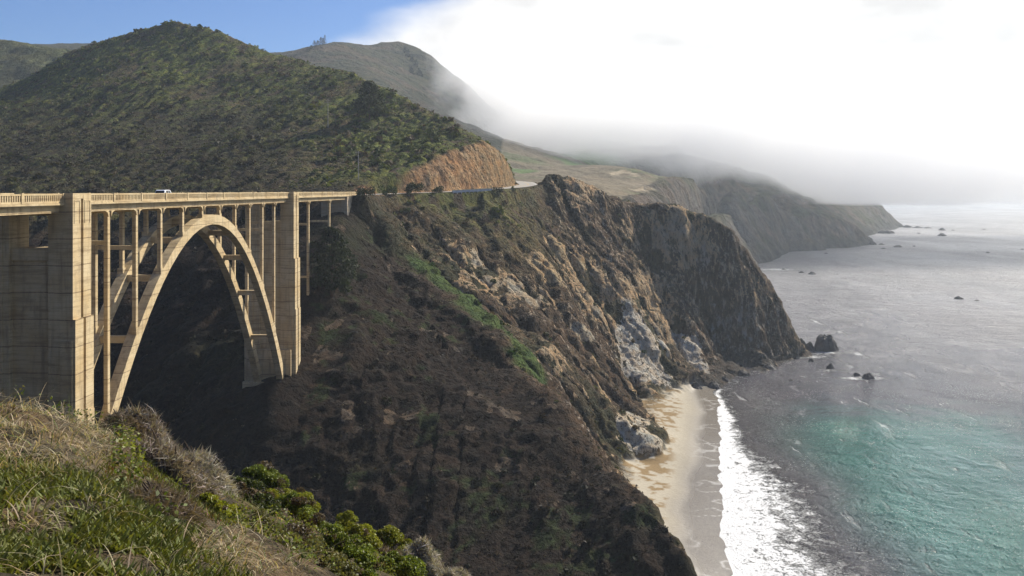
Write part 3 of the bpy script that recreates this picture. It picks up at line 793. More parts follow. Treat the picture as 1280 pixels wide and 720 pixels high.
sx = np.unique(np.concatenate([np.linspace(-9000, 40, 12), np.arange(40, 110, 1.0), np.arange(110, 300, 4.0), np.linspace(300, 900, 40), np.linspace(900, 12000, 30)]))
sy = np.unique(np.concatenate([np.linspace(-3000, 100, 6), np.arange(100, 400, 1.2), np.arange(400, 520, 3.0), np.linspace(520, 2300, 60), np.linspace(2300, 12500, 30)]))
SX, SY = np.meshgrid(sx, sy)
d, par = dist_poly(SX, SY, SHORE)
beachY = (SY < 362) & (SY > 130)
west = SX > np.interp(SY, [s[1] for s in SHORE][::-1], [s[0] for s in SHORE][::-1]) - 2.5
wid = np.interp(SY, [150, 187, 219, 249, 280, 320, 350, 375], [27, 25, 18.5, 16, 10, 5.5, 2.5, 1.5]) * (1 + .28 * fbm(SX / 22, SY / 22, 0 * SX, 2, 405))
wn_ = fbm(SX / 9, SY / 9, 0 * SX, 3, 401)
foam = np.where(west & beachY, np.clip(.92 - .58 * (d / (wid * (1 + .3 * wn_) + 1e-6)) ** 1.6, 0, 1) * sstep(wid * 1.35 - d, -3, 5), 0)
foam = np.maximum(foam, np.where(west, .34 * sstep(9 + 4 * wn_ - d, 0, 6), 0))
turq = sstep(d, wid - 1, wid + 26) * sstep(d + 14 * wn_, 138, 66) * sstep(SY + 16 * wn_, 352, 290) * (SX > 45)
murk = sstep(d, 44, 10) * west * sstep(SY, 400, 340) * .55
# rocks' wash and breakers
SZ = .0 * SX + foam * .18 * (1 + wn_) + .12 * fbm(SX / 14, SY / 14, 0 * SX, 3, 411) * sstep(d, 5, 30) * (d < 200)
for px, py, lx, ly, g in ((1035, 441, 16, 5, .5), (1012, 446, 16, 6, .5), (1078, 473, 16, 4, .55), (1040, 463, 9, 4, .42), (970, 337, 36, 10, .62), (960, 332, 26, 8, .6), (1000, 343, 26, 7, .5), (960, 309, 60, 12, .6), (1035, 311, 55, 9, .45), (1100, 306, 30, 10, .4), (1060, 404, 10, 22, .33), (1236, 317, 32, 8, .5), (1120, 300, 40, 22, .38), (1150, 285, 40, 20, .4), (1100, 292, 32, 14, .45), (1202, 375, 16, 6, .42), (1125, 311, 20, 8, .42)):
    Y = CZ * F / (py - HZ); X = (px - 640) * Y / F
    g_ = np.exp(-((SX - X) / lx) ** 2 - ((SY - Y) / ly) ** 2) * (g + .14)
    foam = np.maximum(foam, g_)
for pts, wd, g in (([(997, 394), (1020, 402), (1045, 411), (1058, 420)], 1.8, .50), ([(1040, 432), (1070, 441), (1088, 448)], 1.6, .48), ([(1048, 452), (1070, 460), (1100, 470)], 1.5, .42)):
    L = [((a - 640) * CZ / (b - HZ), CZ * F / (b - HZ)) for a, b in pts]
    dd, _ = dist_poly(SX, SY, L); foam = np.maximum(foam, (g + .2) * np.exp(-(dd / wd) ** 2))
# only build where water can be seen (not under the hills)
me = np_mesh('sea', np.stack([SX, SY, SZ], -1).reshape(-1, 3), grid_faces(len(sx), len(sy)), attrs={'foam': foam, 'turq': turq, 'murk': murk, 'far': sstep(np.hypot(SX, SY), 280, 700)}, smooth=True)
o = link('sea', me, None, M['sea']); tag(o, 'grey glittering sea with turquoise shallows and white surf', 'sea', kind='structure')

# ------------------------------------------------------------------ the bridge
BR = empty('arch_bridge', (-63.9, 117, 0), -math.radians(1.8),
           label='tall cream concrete open-spandrel arch bridge spanning the canyon', cat='bridge')
CON = M['concrete']
V0, V1 = -80.0, 189.0           # ends of the deck along the bridge
T1a, T1b, T2a, T2b = 0.0, 4.8, 105.0, 109.6
HW = 4.35                        # half width of the deck
deck = MB().box(-HW, HW, V0, V1, 79.95, 80.32).box(-HW - .14, -HW, V0, V1, 80.06, 80.3).box(HW, HW + .14, V0, V1, 80.06, 80.3).build('deck', CON, BR)
MB().box(-3.3, 3.3, V0, V1, 80.324, 80.36).build('roadway', M['asphalt'], deck)
ln = MB()
ln.box(-.16, -.06, V0, V1, 80.362, 80.366).box(.06, .16, V0, V1, 80.362, 80.366); ln.build('centre_line', M['yellow_paint'], deck)
MB().box(3.05, 3.15, V0, V1, 80.362, 80.366).box(-3.15, -3.05, V0, V1, 80.362, 80.366).build('edge_line', M['white_paint'], deck)
SPN = [T1b + 9.11 * (i + 1) for i in range(10)]
APN = [-72, -54, -36, -18]
APF = [127.6, 152.0]
SUP = APN + [T1a + 2.4] + SPN + [T2a + 2.3] + APF + [172.5]
for s in (-1, 1):
    g = MB(); x0, x1 = (3.05, 3.75) if s > 0 else (-3.75, -3.05)
    g.box(x0, x1, V0, 172, 79.0, 79.948)
    for v in SUP[:-1]:       # haunches where the girder meets each column
        for d in (-1, 1):
            g.prism([(v + d * .42, 79.0), (v + d * 1.5, 79.0), (v + d * .75, 78.72), (v + d * .42, 78.1)], lambda p, q, t: (t, p, q), x0 + .004, x1 - .004)
    g.build('girder', CON, BR)
fb = MB()
for i, v in enumerate(SUP[:-1]):
    MB().box(-3.04, 3.04, v - .3, v + .3, 78.6, 79.944).build('floor_beam', CON, BR)
# railings: posts, and between them panels of slim balusters under a coping
posts = sorted(set([V0] + [-64 + 9.11 * i for i in range(-1, 7)] + SPN + [T1b + .1, T2a - .1, T2b + .1, 118.6, 127.6, 139.8, 152.0, 164, 176, V1] + [T1a - .1]))
posts = [p for p in posts if p > V0 - .1]
for s in (-1, 1):
    xo = s * (HW - .12)
    for p in posts:
        if T1a < p < T1b or T2a < p < T2b: continue
        MB().box(xo - .2, xo + .2, p - .24, p + .24, 80.324, 81.62).build('railing_post', CON, BR)
    for p, q in zip(posts[:-1], posts[1:]):
        if q - p < 1.5 or (p >= T1a - .2 and q <= T1b + .2) or (p >= T2a - .2 and q <= T2b + .2): continue
        a, b = p + .245, q - .245
        r = MB().box(xo - .13, xo + .13, a, b, 81.34, 81.54).box(xo - .12, xo + .12, a, b, 80.326, 80.58)
        n = int((b - a) / .46)
        for k in range(n):
            c = a + (k + .5) * (b - a) / n
            r.box(xo - .085, xo + .085, c - .11, c + .11, 80.582, 81.338)
        r.build('railing_panel', CON, BR)

def ground_at(x, y):
    j = np.clip(np.searchsorted(ys, y), 0, len(ys) - 1); i = np.clip(np.searchsorted(xs, x), 0, len(xs) - 1)
    return float(VZ[j, i])
def bw(u, v):
    a = math.radians(1.8); return (-63.9 + u * math.cos(a) + v * math.sin(a), 117 - u * math.sin(a) + v * math.cos(a))

def tower(v0, v1, zb):
    web = MB().box(-3.1, 2.2, v0 + .9, v1 - .9, zb, 74.2)
    web.box(-3.1, 2.2, v0 + .55, v1 - .55, 72.6, 74.25)
    for z in np.arange(zb + 3, 72, 3.6): web.box(-3.1, 2.2, v0 + .86, v0 + .9, z, z + .22)
    w = web.build('tower', CON, BR)
    vm = (v0 + v1) / 2
    for s in (-1, 1):
        o_ = 0 if s > 0 else .9
        def bx(m, a, b, *r): m.box(min(s * (a + o_), s * (b + o_)), max(s * (a + o_), s * (b + o_)), *r)
        m = MB()
        bx(m, 2.2, 5.28, v0 + .12, v1 - .12, zb, 80.9)                 # core of the leg
        bx(m, 2.2, 2.75, v0 + .5, v1 - .5, 74.2, 79.94)
        bx(m, 3.1, 5.35, v0, v0 + .12, zb, 79.2)                       # raised face strips
        bx(m, 3.1, 5.35, v1 - .12, v1, zb, 79.2)
        for a, b in ((v0, vm - .32), (vm + .32, v1)):                   # pair of pilasters on the outer face
            bx(m, 5.28, 5.6, a, b, zb, 81.45)
            bx(m, 5.6, 5.95, a - .0, b + .0, zb, 64.8)
            bx(m, 5.95, 6.12, a + .12, b - .12, zb, 52)
        bx(m, 4.0, 5.6, v0 - .28, v0, zb, 62.0)
        leg = m.build('leg', CON, w)
        c = MB(); bx(c, 4.32, 5.58, v0 + .04, v1 - .04, 80.9, 81.62)
        c.build('pylon_cap', CON, leg)
        f = MB()                                                        # framed sunk panels near the top
        for a, b in ((v0 + .3, vm - .62), (vm + .62, v1 - .3)):
            bx(f, 5.6, 5.66, a, a + .14, 77.6, 80.7); bx(f, 5.6, 5.66, b - .14, b, 77.6, 80.7)
            bx(f, 5.6, 5.66, a + .14, b - .14, 80.56, 80.7)
        f.build('panel_moulding', CON, leg)
    # plinth where the arch springs
    a, b = (v0 - 2.6, v1 + .3) if v0 > 50 else (v0 - .3, v1 + 2.6)
    f = MB().box(-6.6, 5.9, a, b, zb - 7, zb + 1.2)
    f.box(-6.0, 5.2, *((v0 - 1.3, v0 + .5) if v0 > 50 else (v1 - .5, v1 + 1.3)), zb + 1.2, zb + 9.0)
    f.build('footing', CON, w)
tower(T1a, T1b, 33.0)
tower(T2a, T2b, 33.0)

VM = (T1b + T2a) / 2; HS = (T2a - T1b) / 2
def arch_z(v, top=True):
    t = (v - VM) / HS
    return (77.3 - 43.3 * t * t) if top else (75.4 - 45.6 * t * t)
for s in (-1, 1):
    n = 48; vv = [VM + HS * math.sin(math.pi * (i / n - .5)) for i in range(n + 1)]
    m = MB(); u0, u1 = (2.15, 3.7) if s > 0 else (-3.7, -2.15)
    for v in vv: m.v += [(u0, v, arch_z(v)), (u1, v, arch_z(v)), (u1, v, arch_z(v, 0)), (u0, v, arch_z(v, 0))]
    for i in range(n):
        for k in range(4):
            a, b = i * 4 + k, i * 4 + (k + 1) % 4; m.f.append((a, b, b + 4, a + 4))
    m.f += [(0, 1, 2, 3), (4 * n, 4 * n + 3, 4 * n + 2, 4 * n + 1)]
    m.build('arch_rib', CON, BR)
for v in SPN:
    zt = arch_z(v) - .05
    for s in (-1, 1):
        c = MB(); a, b = (2.95, 3.55) if s > 0 else (-3.55, -2.95)
        c.box(a, b, v - .36, v + .36, zt, 78.998)
        if 79 - zt > 1.5: c.box(a - .25, b + .12, v - .52, v + .52, zt - .8, zt + .55)
        c.build('spandrel_column', CON, BR)
    hgt = 79 - zt
    if hgt > 17:
        for k in range(1, 2):
            z = 72.9 if hgt < 30 else 74.2
            MB().box(-2.945, 2.945, v - .28, v + .28, z - .32, z + .32).build('cross_strut', CON, BR)
    za = (arch_z(v) + arch_z(v, 0)) / 2
    MB().box(-2.145, 2.145, v - .5, v + .5, za - .55, za + .55).build('rib_strut', CON, BR)
for v in APN + APF:
    for s in (-1, 1):
        x, y = bw(3.25 * s, v); zg = ground_at(x, y) - 1.5
        MB().box(*((2.95, 3.55) if s > 0 else (-3.55, -2.95)), v - .4, v + .4, zg, 78.998).build('approach_column', CON, BR)
    for zz_ in (72.6, 58.0):
        if zz_ > zg + 4: MB().box(-2.945, 2.945, v - .26, v + .26, zz_ - .3, zz_ + .3).build('cross_strut', CON, BR)
ab = MB().box(-4.3, 4.3, 172.5, V1, 60, 79.945).build('abutment', M['stone'], BR)
MB().box(4.3, 4.8, 186, 196, 66, 79.9).build('wing_wall', M['stone'], ab)
MB().box(-4.3, 4.3, V0 - 4, V0 + 3, 62, 79.945).build('abutment', M['stone'], BR)

# ------------------------------------------------------------------ road side: wall, poles, vehicles
wl_ = [p for p in ROADC if 553 < 640 + F * p[0] / p[1] < 606 and p[1] < 378]
A = np.array(wl_); m = MB(); cap = MB(); posts_ = []
def off(i, k):
    d = A[min(i + 1, len(A) - 1)] - A[max(i - 1, 0)]; n = np.array((d[1], -d[0], 0)); n /= np.linalg.norm(n)
    return A[i] + n * k
RW = empty('retaining_wall', tuple(off(0, 5.0)), 0, label='pale blue-grey soldier pile retaining wall holding the road edge below the orange cut', cat='wall')
o0 = Vector(off(0, 5.0))
def quadbar(mb, pa, pb, t, z0, z1):
    d = np.array(pb) - np.array(pa); n = np.array((d[1], -d[0], 0)); n = n / np.linalg.norm(n) * t / 2
    k = len(mb.v)
    for p in (pa, pb):
        for sg in (-1, 1):
            for z in (z0, z1):
                mb.v.append(tuple(np.array(p) + n * sg + (0, 0, z) - np.array(o0)))
    mb.f += [tuple(k + i for i in q) for q in ((0, 1, 3, 2), (4, 6, 7, 5), (0, 4, 5, 1), (2, 3, 7, 6), (1, 5, 7, 3), (0, 2, 6, 4))]
M['wallc'] = mat_flat('blue_grey_concrete', (.40, .42, .45), .8, .2, .15, 1.2)
for i in range(len(A) - 1): quadbar(m, off(i, 5.0), off(i + 1, 5.0), .25, -3.2, .55)
m.build('wall_panel', M['wallc'], RW)
cap = MB()
for i in range(len(A) - 1): quadbar(cap, off(i, 5.0), off(i + 1, 5.0), .42, .552, .78)
cap.build('guard_rail', M['concrete'], RW)
for i in range(0, len(A) - 1):
    pm = MB(); q = off(i, 5.22); q2 = q + (off(i + 1, 5.22) - q) * .12
    quadbar(pm, q, q2, .2, -3.2, .5); pm.build('soldier_post', M['steel'], RW)

def pole(px, pyb, Y, h, label, arms=1):
    x, y, z = P(px, pyb, Y); z = ground_at(x, y)
    e = empty('utility_pole', (x, y, z), .3, label=label, cat='pole')
    MB().tube([(0, 0, -1), (0, 0, h)], [.19, .12], 8).build('pole', M['wood'], e)
    for k in range(arms):
        ar = MB().box(-1.1, 1.1, .13, .25, h - .7 - k * .9, h - .56 - k * .9).build('crossarm', M['wood'], e)
        for q in (-.95, -.4, .4, .95):
            MB().tube([(q, .19, h - .558 - k * .9), (q, .19, h - .4 - k * .9)], [.05, .035], 6).build('insulator', M['insul'], ar)
pole(448, 238, 330, 10.5, 'weathered wooden utility pole beside the road where the bridge ends')
pole(410, 168, 425, 13, 'tall thin grey utility pole standing in the scrub halfway up the hill', 2)

def vehicle(name, loc, rz, label, L=4.5, W=1.8, H=1.55, van=False):
    e = empty(name, loc, rz, label=label, cat='car')
    prof = [(-L / 2, .35), (-L / 2, .95), (-L / 2 + .25, 1.0), (-L * .36, H - .08), (-L * .28, H), (L * .06, H), (L * .14, H - .06), (L * .27, 1.02), (L / 2 - .15, .86), (L / 2, .7), (L / 2, .3), (L * .42, .24), (-L * .42, .24)]
    mb = MB().prism(prof, lambda p, q, t: (t * (1 - .10 * max(0, (q - .9) / (H - .9))), p, q), -W / 2, W / 2)
    body = mb.build('body', M['car_white'], e)
    bv = body.modifiers.new('bevel', 'BEVEL'); bv.width = .07; bv.segments = 2
    for s in (-1, 1):
        k = .94
        sd = [(-L * .34, 1.03), (-L * .27, H - .12), (-L * .06, H - .1), (-L * .06, 1.03)]; sf = [(-L * .04, 1.03), (-L * .04, H - .1), (L * .07, H - .11), (L * .22, 1.03)]
        for q in (sd, sf):
            MB().prism(q, lambda p, z, t: (s * (W / 2 * (1 - .10 * max(0, (z - .9) / (H - .9))) + t), p, z), -.02, .012).build('side_window', M['glass'], e)
        for y in (-L * .30, L * .31):
            w = MB().prism([(.33 * math.cos(i * math.pi / 8), .33 * math.sin(i * math.pi / 8)) for i in range(16)], lambda p, q, t: (s * (W / 2 - .2 + t), y + p, .33 + q), 0, .22).build('wheel', M['tyre'], e)
            MB().prism([(.2 * math.cos(i * math.pi / 6), .2 * math.sin(i * math.pi / 6)) for i in range(12)], lambda p, q, t: (s * (W / 2 + .02 + t), y + p, .33 + q), 0, .015).build('rim', M['rim'], w)
        MB().box(s * (W / 2 - .32) - .16, s * (W / 2 - .32) + .16, L / 2 - .02, L / 2 + .03, .6, .76).build('headlight', M['lamp_clear'], e)
        MB().box(s * (W / 2 - .25) - .14, s * (W / 2 - .25) + .14, -L / 2 - .03, -L / 2 + .02, .72, .9).build('tail_light', M['lamp_red'], e)
        MB().box(min(s * W / 2, s * (W / 2 + .18)), max(s * W / 2, s * (W / 2 + .18)), L * .17, L * .22, 1.0, 1.13).build('mirror', M['car_white'], e)
    MB().prism([(L * .10, H - .05), (L * .255, 1.06), (L * .27, 1.08), (L * .115, H - .02)], lambda p, q, t: (t, p, q), -W * .41, W * .41).build('windscreen', M['glass'], e)
    MB().prism([(-L * .37, H - .16), (-L / 2 + .26, 1.06), (-L / 2 + .23, 1.06), (-L * .385, H - .16)], lambda p, q, t: (t, p, q), -W * .41, W * .41).build('rear_window', M['glass'], e)
    return e
bx_, by_ = bw(1.7, 37.5)
vehicle('car', (bx_, by_, 80.37), -math.radians(1.8), 'white car driving along the bridge deck behind the railing', H=1.72)
def on_far_road(px):
    k = min(range(len(ROADF)), key=lambda i: abs(640 + F * ROADF[i][0] / ROADF[i][1] - px))
    p, q = ROADF[k], ROADF[min(k + 1, len(ROADF) - 1)]
    return (p[0], p[1], p[2] + .62), -math.atan2(q[0] - p[0], q[1] - p[1])
l, r = on_far_road(660); vehicle('car', l, r, 'tiny white car on the far terrace road, the one nearer the orange cut', L=5.5, W=2.1, H=2.2)
l, r = on_far_road(720); vehicle('car', l, r, 'tiny white car on the far terrace road, the one nearer the fog', L=4.6, H=1.7)

# ------------------------------------------------------------------ sea rocks
def rock(px, pyb, wpx, hpx, label, seed, name='sea_rock', sharp=.35, squash=1.0):
    Y = CZ * F / (pyb - HZ); X = (px - 640) * Y / F
    w = wpx * Y / F / 2; h = hpx * Y / F
    import bmesh
    bm = bmesh.new(); bmesh.ops.create_icosphere(bm, subdivisions=4 if wpx > 8 else 3, radius=1)
    v = np.array([x.co[:] for x in bm.verts])
    sharp = .12 if wpx > 28 else sharp
    r = 1 + sharp * ridged(v[:, 0] * .9 + seed, v[:, 1] * .9, v[:, 2] * .9, 3, seed) + .22 * fbm(v[:, 0] * 2.6, v[:, 1] * 2.6 + seed, v[:, 2] * 2.6, 3, seed + 9)
    v = v * r[:, None]; v[:, 2] = np.where(v[:, 2] > 0, v[:, 2], v[:, 2] * .4)
    h *= .85 if Y < 700 else .7
    tz = np.clip(v[:, 2] / v[:, 2].max(), 0, 1); v[:, :2] *= (1.08 - (.62 if wpx < 28 else .15) * tz)[:, None]
    v *= np.array((w / (np.abs(v[:, 0]).max() + 1e-6), w * .8 * squash / np.abs(v[:, 1]).max(), h / v[:, 2].max()))
    for x, c in zip(bm.verts, v): x.co = c
    me = bpy.data.meshes.new(name); bm.to_mesh(me); bm.free()
    o = link(name, me, None, M['searock']); o.location = (X, Y + w * .5, -.05 * h)
    return tag(o, label, 'rock', 'dark rocks standing in the sea')
for i, r in enumerate([
    (1035, 439, 31, 25, 'largest blocky dark rock standing in the surf off the headland tip'),
    (1003, 432, 12, 11, 'dark boulder touching the headland tip, beside the largest rock'),
    (1013, 438, 15, 13, 'jagged dark boulder between the headland tip and the largest rock'),
    (1004, 445, 13, 9, 'low dark boulder at the foot of the headland tip'),
    (997, 449, 9, 6, 'small boulder at the waterline under the headland tip'),
    (1015, 452, 9, 5, 'small flat rock in the wash below the boulders of the headland tip'),
    (1039, 461, 11, 8, 'small rounded brownish rock in front of the largest sea rock'),
    (1072, 470, 12, 5, 'low flat rock beside the pointed rock off the cove'),
    (1087, 474, 17, 9, 'pointed triangular dark rock off the cove'),
    (990, 476, 6, 2, 'tiny rock barely showing in the cove water'),
    (1000, 477, 3, 1.4, 'tiniest speck of rock in the cove water, right of the other speck'),
    (1110, 292, 25, 8, 'broad dark rock beside the far headland cliff'),
    (1179, 288, 11, 5, 'hazy cone shaped rock far out, the farther one of a pair'),
    (1179, 295, 13, 6, 'cone shaped rock far out, the nearer one of a pair'),
    (1149, 292, 5, 2, 'small far rock between the broad rock and the pair of cones'),
    (1091, 306, 14, 8, 'jagged rock at the foot of the near far-headland lobe'),
    (1103, 306, 9, 3, 'low rock touching the jagged rock at the far headland lobe'),
    (1105, 311, 7, 2, 'small dark rock just in front of the far headland lobe'),
    (1124, 309, 13, 4, 'low wide rock off the far headland lobe'),
    (1143, 308, 4, 2, 'tiny rock right of the low wide far rock'),
    (1192, 288, 5, 1.5, 'tiny far rock right of the pair of cones'),
    (1231, 287, 6, 1.6, 'tiny isolated rock nearest the hazy horizon'),
    (1236, 316, 7, 2, 'small rock in the long white breaker on the right'),
    (1279, 312, 6, 2, 'small rock cut by the right edge of the picture'),
    (1200, 374, 13, 4.5, 'lone low rock in the middle of the glittering water'),
    (1222, 376, 8, 1.6, 'sliver of rock right of the lone low rock'),
    (1016, 343, 11, 5, 'rounded rock at the end of the white breaker behind the headland'),
    (1003, 341, 9, 3, 'low rock in the white breaker beside the rounded one'),
    (980, 337, 6, 2, 'small rock within the white breaker near the headland'),
    (1033, 317, 6, 2, 'small rock in the inlet before the far headland'),
    (1136, 284.5, 15, 5, 'low dark rock at the very end of the far headland, first of its trailing reef'),
    (1149, 285, 14, 3.5, 'low dark rock in the middle of the reef trailing off the far headland'),
    (1161, 285.5, 12, 2.5, 'flattest rock at the outer end of the reef trailing off the far headland'),
    (870, 489, 24, 14, 'rounded dark boulder half buried at the back of the beach'),
    (893, 486, 22, 11, 'dark low boulder where the beach meets the surf'),
    (906, 478, 16, 9, 'wet boulder at the cliff foot beside the first surf'),
    (930, 470, 22, 9, 'dark ledge boulder below the headland cliff'),
    (962, 462, 22, 8, 'wet ledge boulder below the headland cliff near its tip'),
    ]):
    rock(*r, seed=503 + i * 7)

# ------------------------------------------------------------------ leaves, tufts
def rand_dirs(n, up=None):
    d = rng.normal(size=(n, 3)); d /= np.linalg.norm(d, axis=1)[:, None]
    if up is not None: d[:, 2] = np.abs(d[:, 2]) * (1 - up) + up
    return d / np.linalg.norm(d, axis=1)[:, None]
def leaf_quads(c, size, aspect=1.0, tilt=None):
    """four corners of a leaf at each centre, facing a random way (tilt biases to upward)"""
    n = len(c); nrm = rand_dirs(n)
    if tilt is not None:
        nrm = nrm + np.array((0, 0, tilt)); nrm /= np.linalg.norm(nrm, axis=1)[:, None]
    u = np.cross(nrm, rand_dirs(n)); u /= np.linalg.norm(u, axis=1)[:, None] + 1e-9
    w = np.cross(nrm, u); s = np.asarray(size)[:, None]
    a = u * s * .5; b = w * s * .5 * aspect
    bend = nrm * s * .12
    return np.stack([c - a - bend * 0, c - b * .9 + bend, c + a, c + b * .9 + bend], 1).reshape(-1, 3)
def quads_mesh(name, V, col, mat, parent=None):
    n = len(V) // 4
    return link(name, np_mesh(name, V, np.arange(n * 4).reshape(n, 4), col=np.repeat(col, 4, 0) if len(col) == n else col), parent, mat)
def jit(col, n, v=.25, hue=.08):
    c = np.asarray(col) * np.ones((n, 3)); k = 1 + rng.uniform(-v, v, (n, 1)); return np.clip(c * k * (1 + rng.uniform(-hue, hue, (n, 3))), .004, .9)

def scatter(x, y):
    j = np.clip(np.searchsorted(ys, y), 0, len(ys) - 1); i = np.clip(np.searchsorted(xs, x), 0, len(xs) - 1)
    return SURF[j, i], np.stack([NX[j, i], NY[j, i], NZ[j, i]], -1), j, i
def tufts(pos, nrm, rad, col, K, flat=.75):
    n = len(pos)
    d = rng.normal(size=(n, K, 3)); d /= np.linalg.norm(d, axis=2)[..., None]
    up = nrm * .45 + np.array((0, 0, .55)); up /= np.linalg.norm(up, axis=1)[:, None]
    dot = (d * up[:, None]).sum(2, keepdims=True); d = np.where(dot < 0, d - 1.7 * dot * up[:, None], d)
    r = rad[:, None, None] * rng.uniform(.45, 1.0, (n, K, 1))
    c = pos[:, None] + d * r * flat
    size = (rad[:, None] * rng.uniform(.35, .75, (n, K))).ravel()
    cc = np.repeat(col[:, None], K, 1) * (1 + rng.uniform(-.32, .32, (n, K, 1)))
    return leaf_quads(c.reshape(-1, 3), size, .8, .3), np.clip(cc.reshape(-1, 3), .004, .8)

N = 26000
x = rng.uniform(-400, 20, N); y = rng.uniform(318, 640, N)
vis = (np.abs(x / y) < .66)
x, y = x[vis], y[vis]
p, nr, j, i = scatter(x, y)
ok = (hill[j, i] > .3) & (cut[j, i] < .05) & (droad[j, i] > 7) & (rng.random(len(x)) < .35 + .65 * veg[j, i]) & (rng.random(len(x)) < .25 + sstep(fbm(p[:, 0] / 17, p[:, 1] / 17, 0 * p[:, 0], 3, 611), -.25, .05))
p, nr, j, i = p[ok], nr[ok], j[ok], i[ok]
tone = fbm(p[:, 0] / 25, p[:, 1] / 25, 0 * p[:, 0], 3, 601) * .5 + rng.uniform(0, 1, len(p))
cols = np.where(tone[:, None] > .95, (.155, .172, .032), np.where(tone[:, None] > .3, (.088, .108, .024), (.105, .080, .048)))
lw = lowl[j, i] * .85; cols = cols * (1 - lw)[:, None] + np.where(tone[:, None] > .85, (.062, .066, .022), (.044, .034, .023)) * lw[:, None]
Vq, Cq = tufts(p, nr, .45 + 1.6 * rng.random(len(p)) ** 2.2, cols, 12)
bg_ = rng.random(len(p)) < .05 + .06 * (fbm(p[:, 0] / 40, p[:, 1] / 40, 0 * p[:, 0], 2, 612) > .1)
V2, Q2 = tufts(p[bg_], nr[bg_], rng.uniform(1.6, 3.4, bg_.sum()), cols[bg_] * .75, 30)
Vq = np.concatenate([Vq, V2]); Cq = np.concatenate([Cq, Q2])
o = quads_mesh('chaparral_scrub', Vq, Cq, M['leaf']); tag(o, 'dense low green and brown chaparral covering the big hill', 'scrub', kind='stuff')
N = 42000
x = rng.uniform(-200, 130, N); y = rng.uniform(155, 440, N)
p, nr, j, i = scatter(x, y)
ok = (cliff[j, i] > .5) & (beach[j, i] < .1) & (slope[j, i] < 2.4) & (droad[j, i] > 5.2) & (np.abs(x / y) < .62) & (p[:, 2] > 5) & (du[j, i] > 6) & (rng.random(len(x)) < (.25 + .75 * (1 - rocky[j, i])))
p, nr, j, i = p[ok], nr[ok], j[ok], i[ok]
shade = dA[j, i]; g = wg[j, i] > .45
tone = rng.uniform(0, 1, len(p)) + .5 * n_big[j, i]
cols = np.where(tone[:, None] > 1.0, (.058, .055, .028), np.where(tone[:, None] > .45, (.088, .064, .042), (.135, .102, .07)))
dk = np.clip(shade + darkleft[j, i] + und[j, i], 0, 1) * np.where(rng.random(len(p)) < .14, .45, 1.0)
cols = cols * (1 - .78 * dk)[:, None]  # tufts darkened with painted shade, a few left lighter as if lit
cols = np.where(g[:, None], (.06, .092, .024), cols)
Vq, Cq = tufts(p, nr, rng.uniform(.25, .85, len(p)) , cols, 9, .7)
bg_ = rng.random(len(p)) < .035
V2, Q2 = tufts(p[bg_], nr[bg_], rng.uniform(.9, 2.0, bg_.sum()), cols[bg_] * np.where(rng.random((bg_.sum(), 1)) < .5, (.75, 1.05, .7), (.8, .8, .8)), 30, .7)
Vq = np.concatenate([Vq, V2]); Cq = np.concatenate([Cq, Q2])
o = quads_mesh('cliff_scrub', Vq, Cq, M['leaf']); tag(o, 'patchy brown scrub clinging to the canyon sides and cliffs', 'scrub', kind='stuff')

# ------------------------------------------------------------------ trees
def tree(name, px, pyb, Y, wpx, hpx, label, seed, shape='round', col=(.030, .042, .018), leaves=3000, far=False, group=None):
    r_ = np.random.default_rng(seed)
    hit = (H2 if far else H1).hit(px, pyb, Y * .75, Y * 1.2, 1.0)
    if hit: Y = hit[1]
    x, y, z = P(px, pyb, Y)
    if not far: z = ground_at(x, y)
    w, h = wpx * Y / F, hpx * Y / F
    e = empty(name, (x, y, z - .5), 0, label=label, cat='tree', group=group)
    tr = MB().tube([(0, 0, -1), (.03 * h * r_.uniform(-1, 1), 0, h * .4), (0, .02 * h, h * .9)], [h * .028, h * .018, h * .004], 7)
    if leaves > 600:
        for k in range(9):
            a = r_.uniform(0, 6.28); z0 = h * r_.uniform(.2, .7); L = w * r_.uniform(.3, .45)
            tr.tube([(0, 0, z0), (L * .5 * math.cos(a), L * .5 * math.sin(a), z0 + h * .05), (L * math.cos(a), L * math.sin(a), z0 + h * .13)], [h * .011, h * .007, h * .002], 5)
    tr.build('trunk', M['bark'], e)
    nc = 34 if leaves > 600 else 12
    C_ = []
    for k in range(nc):
        t = (k + .5) / nc; zz_ = h * (.12 + .86 * t)
        if shape == 'cone': rr = w * .5 * (1 - t) ** .8
        else: rr = w * .5 * math.sqrt(max(.02, 1 - (2 * t - .85) ** 2 * .75)) * (1 if t < .8 else .75)
        a = k * 2.4 + r_.uniform(-.4, .4); q = rr * r_.uniform(.35, .85)
        C_.append((q * math.cos(a), q * math.sin(a), zz_, max(w * .1, rr * r_.uniform(.3, .5))))
    C_ = np.array(C_); idx = r_.integers(0, nc, leaves)
    d = r_.normal(size=(leaves, 3)); d /= np.linalg.norm(d, axis=1)[:, None]
    c = C_[idx, :3] + d * (C_[idx, 3:4] * r_.uniform(.55, 1.05, (leaves, 1))) * np.array((1, 1, .62))
    size = np.full(leaves, w * (.06 if leaves > 600 else .20)) * r_.uniform(.7, 1.4, leaves)
    cc = jit(col, leaves, .4) * (1 + .25 * r_.uniform(-1, 1, nc)[idx][:, None])
    V = leaf_quads(c, size, .7, .4)
    quads_mesh('crown', V, np.clip(cc, .004, .5), M['leaf'], e)
    return e
tree('cypress_tree', 415, 372, 259, 60, 88, 'dark spreading cypress on the canyon wall beside the far bridge tower', 1, col=(.026, .036, .015), leaves=5200)
tree('cypress_tree', 462, 148, 432, 42, 46, 'lone dark tree standing on the upper slope of the green hill', 2, col=(.036, .046, .018), leaves=3600)
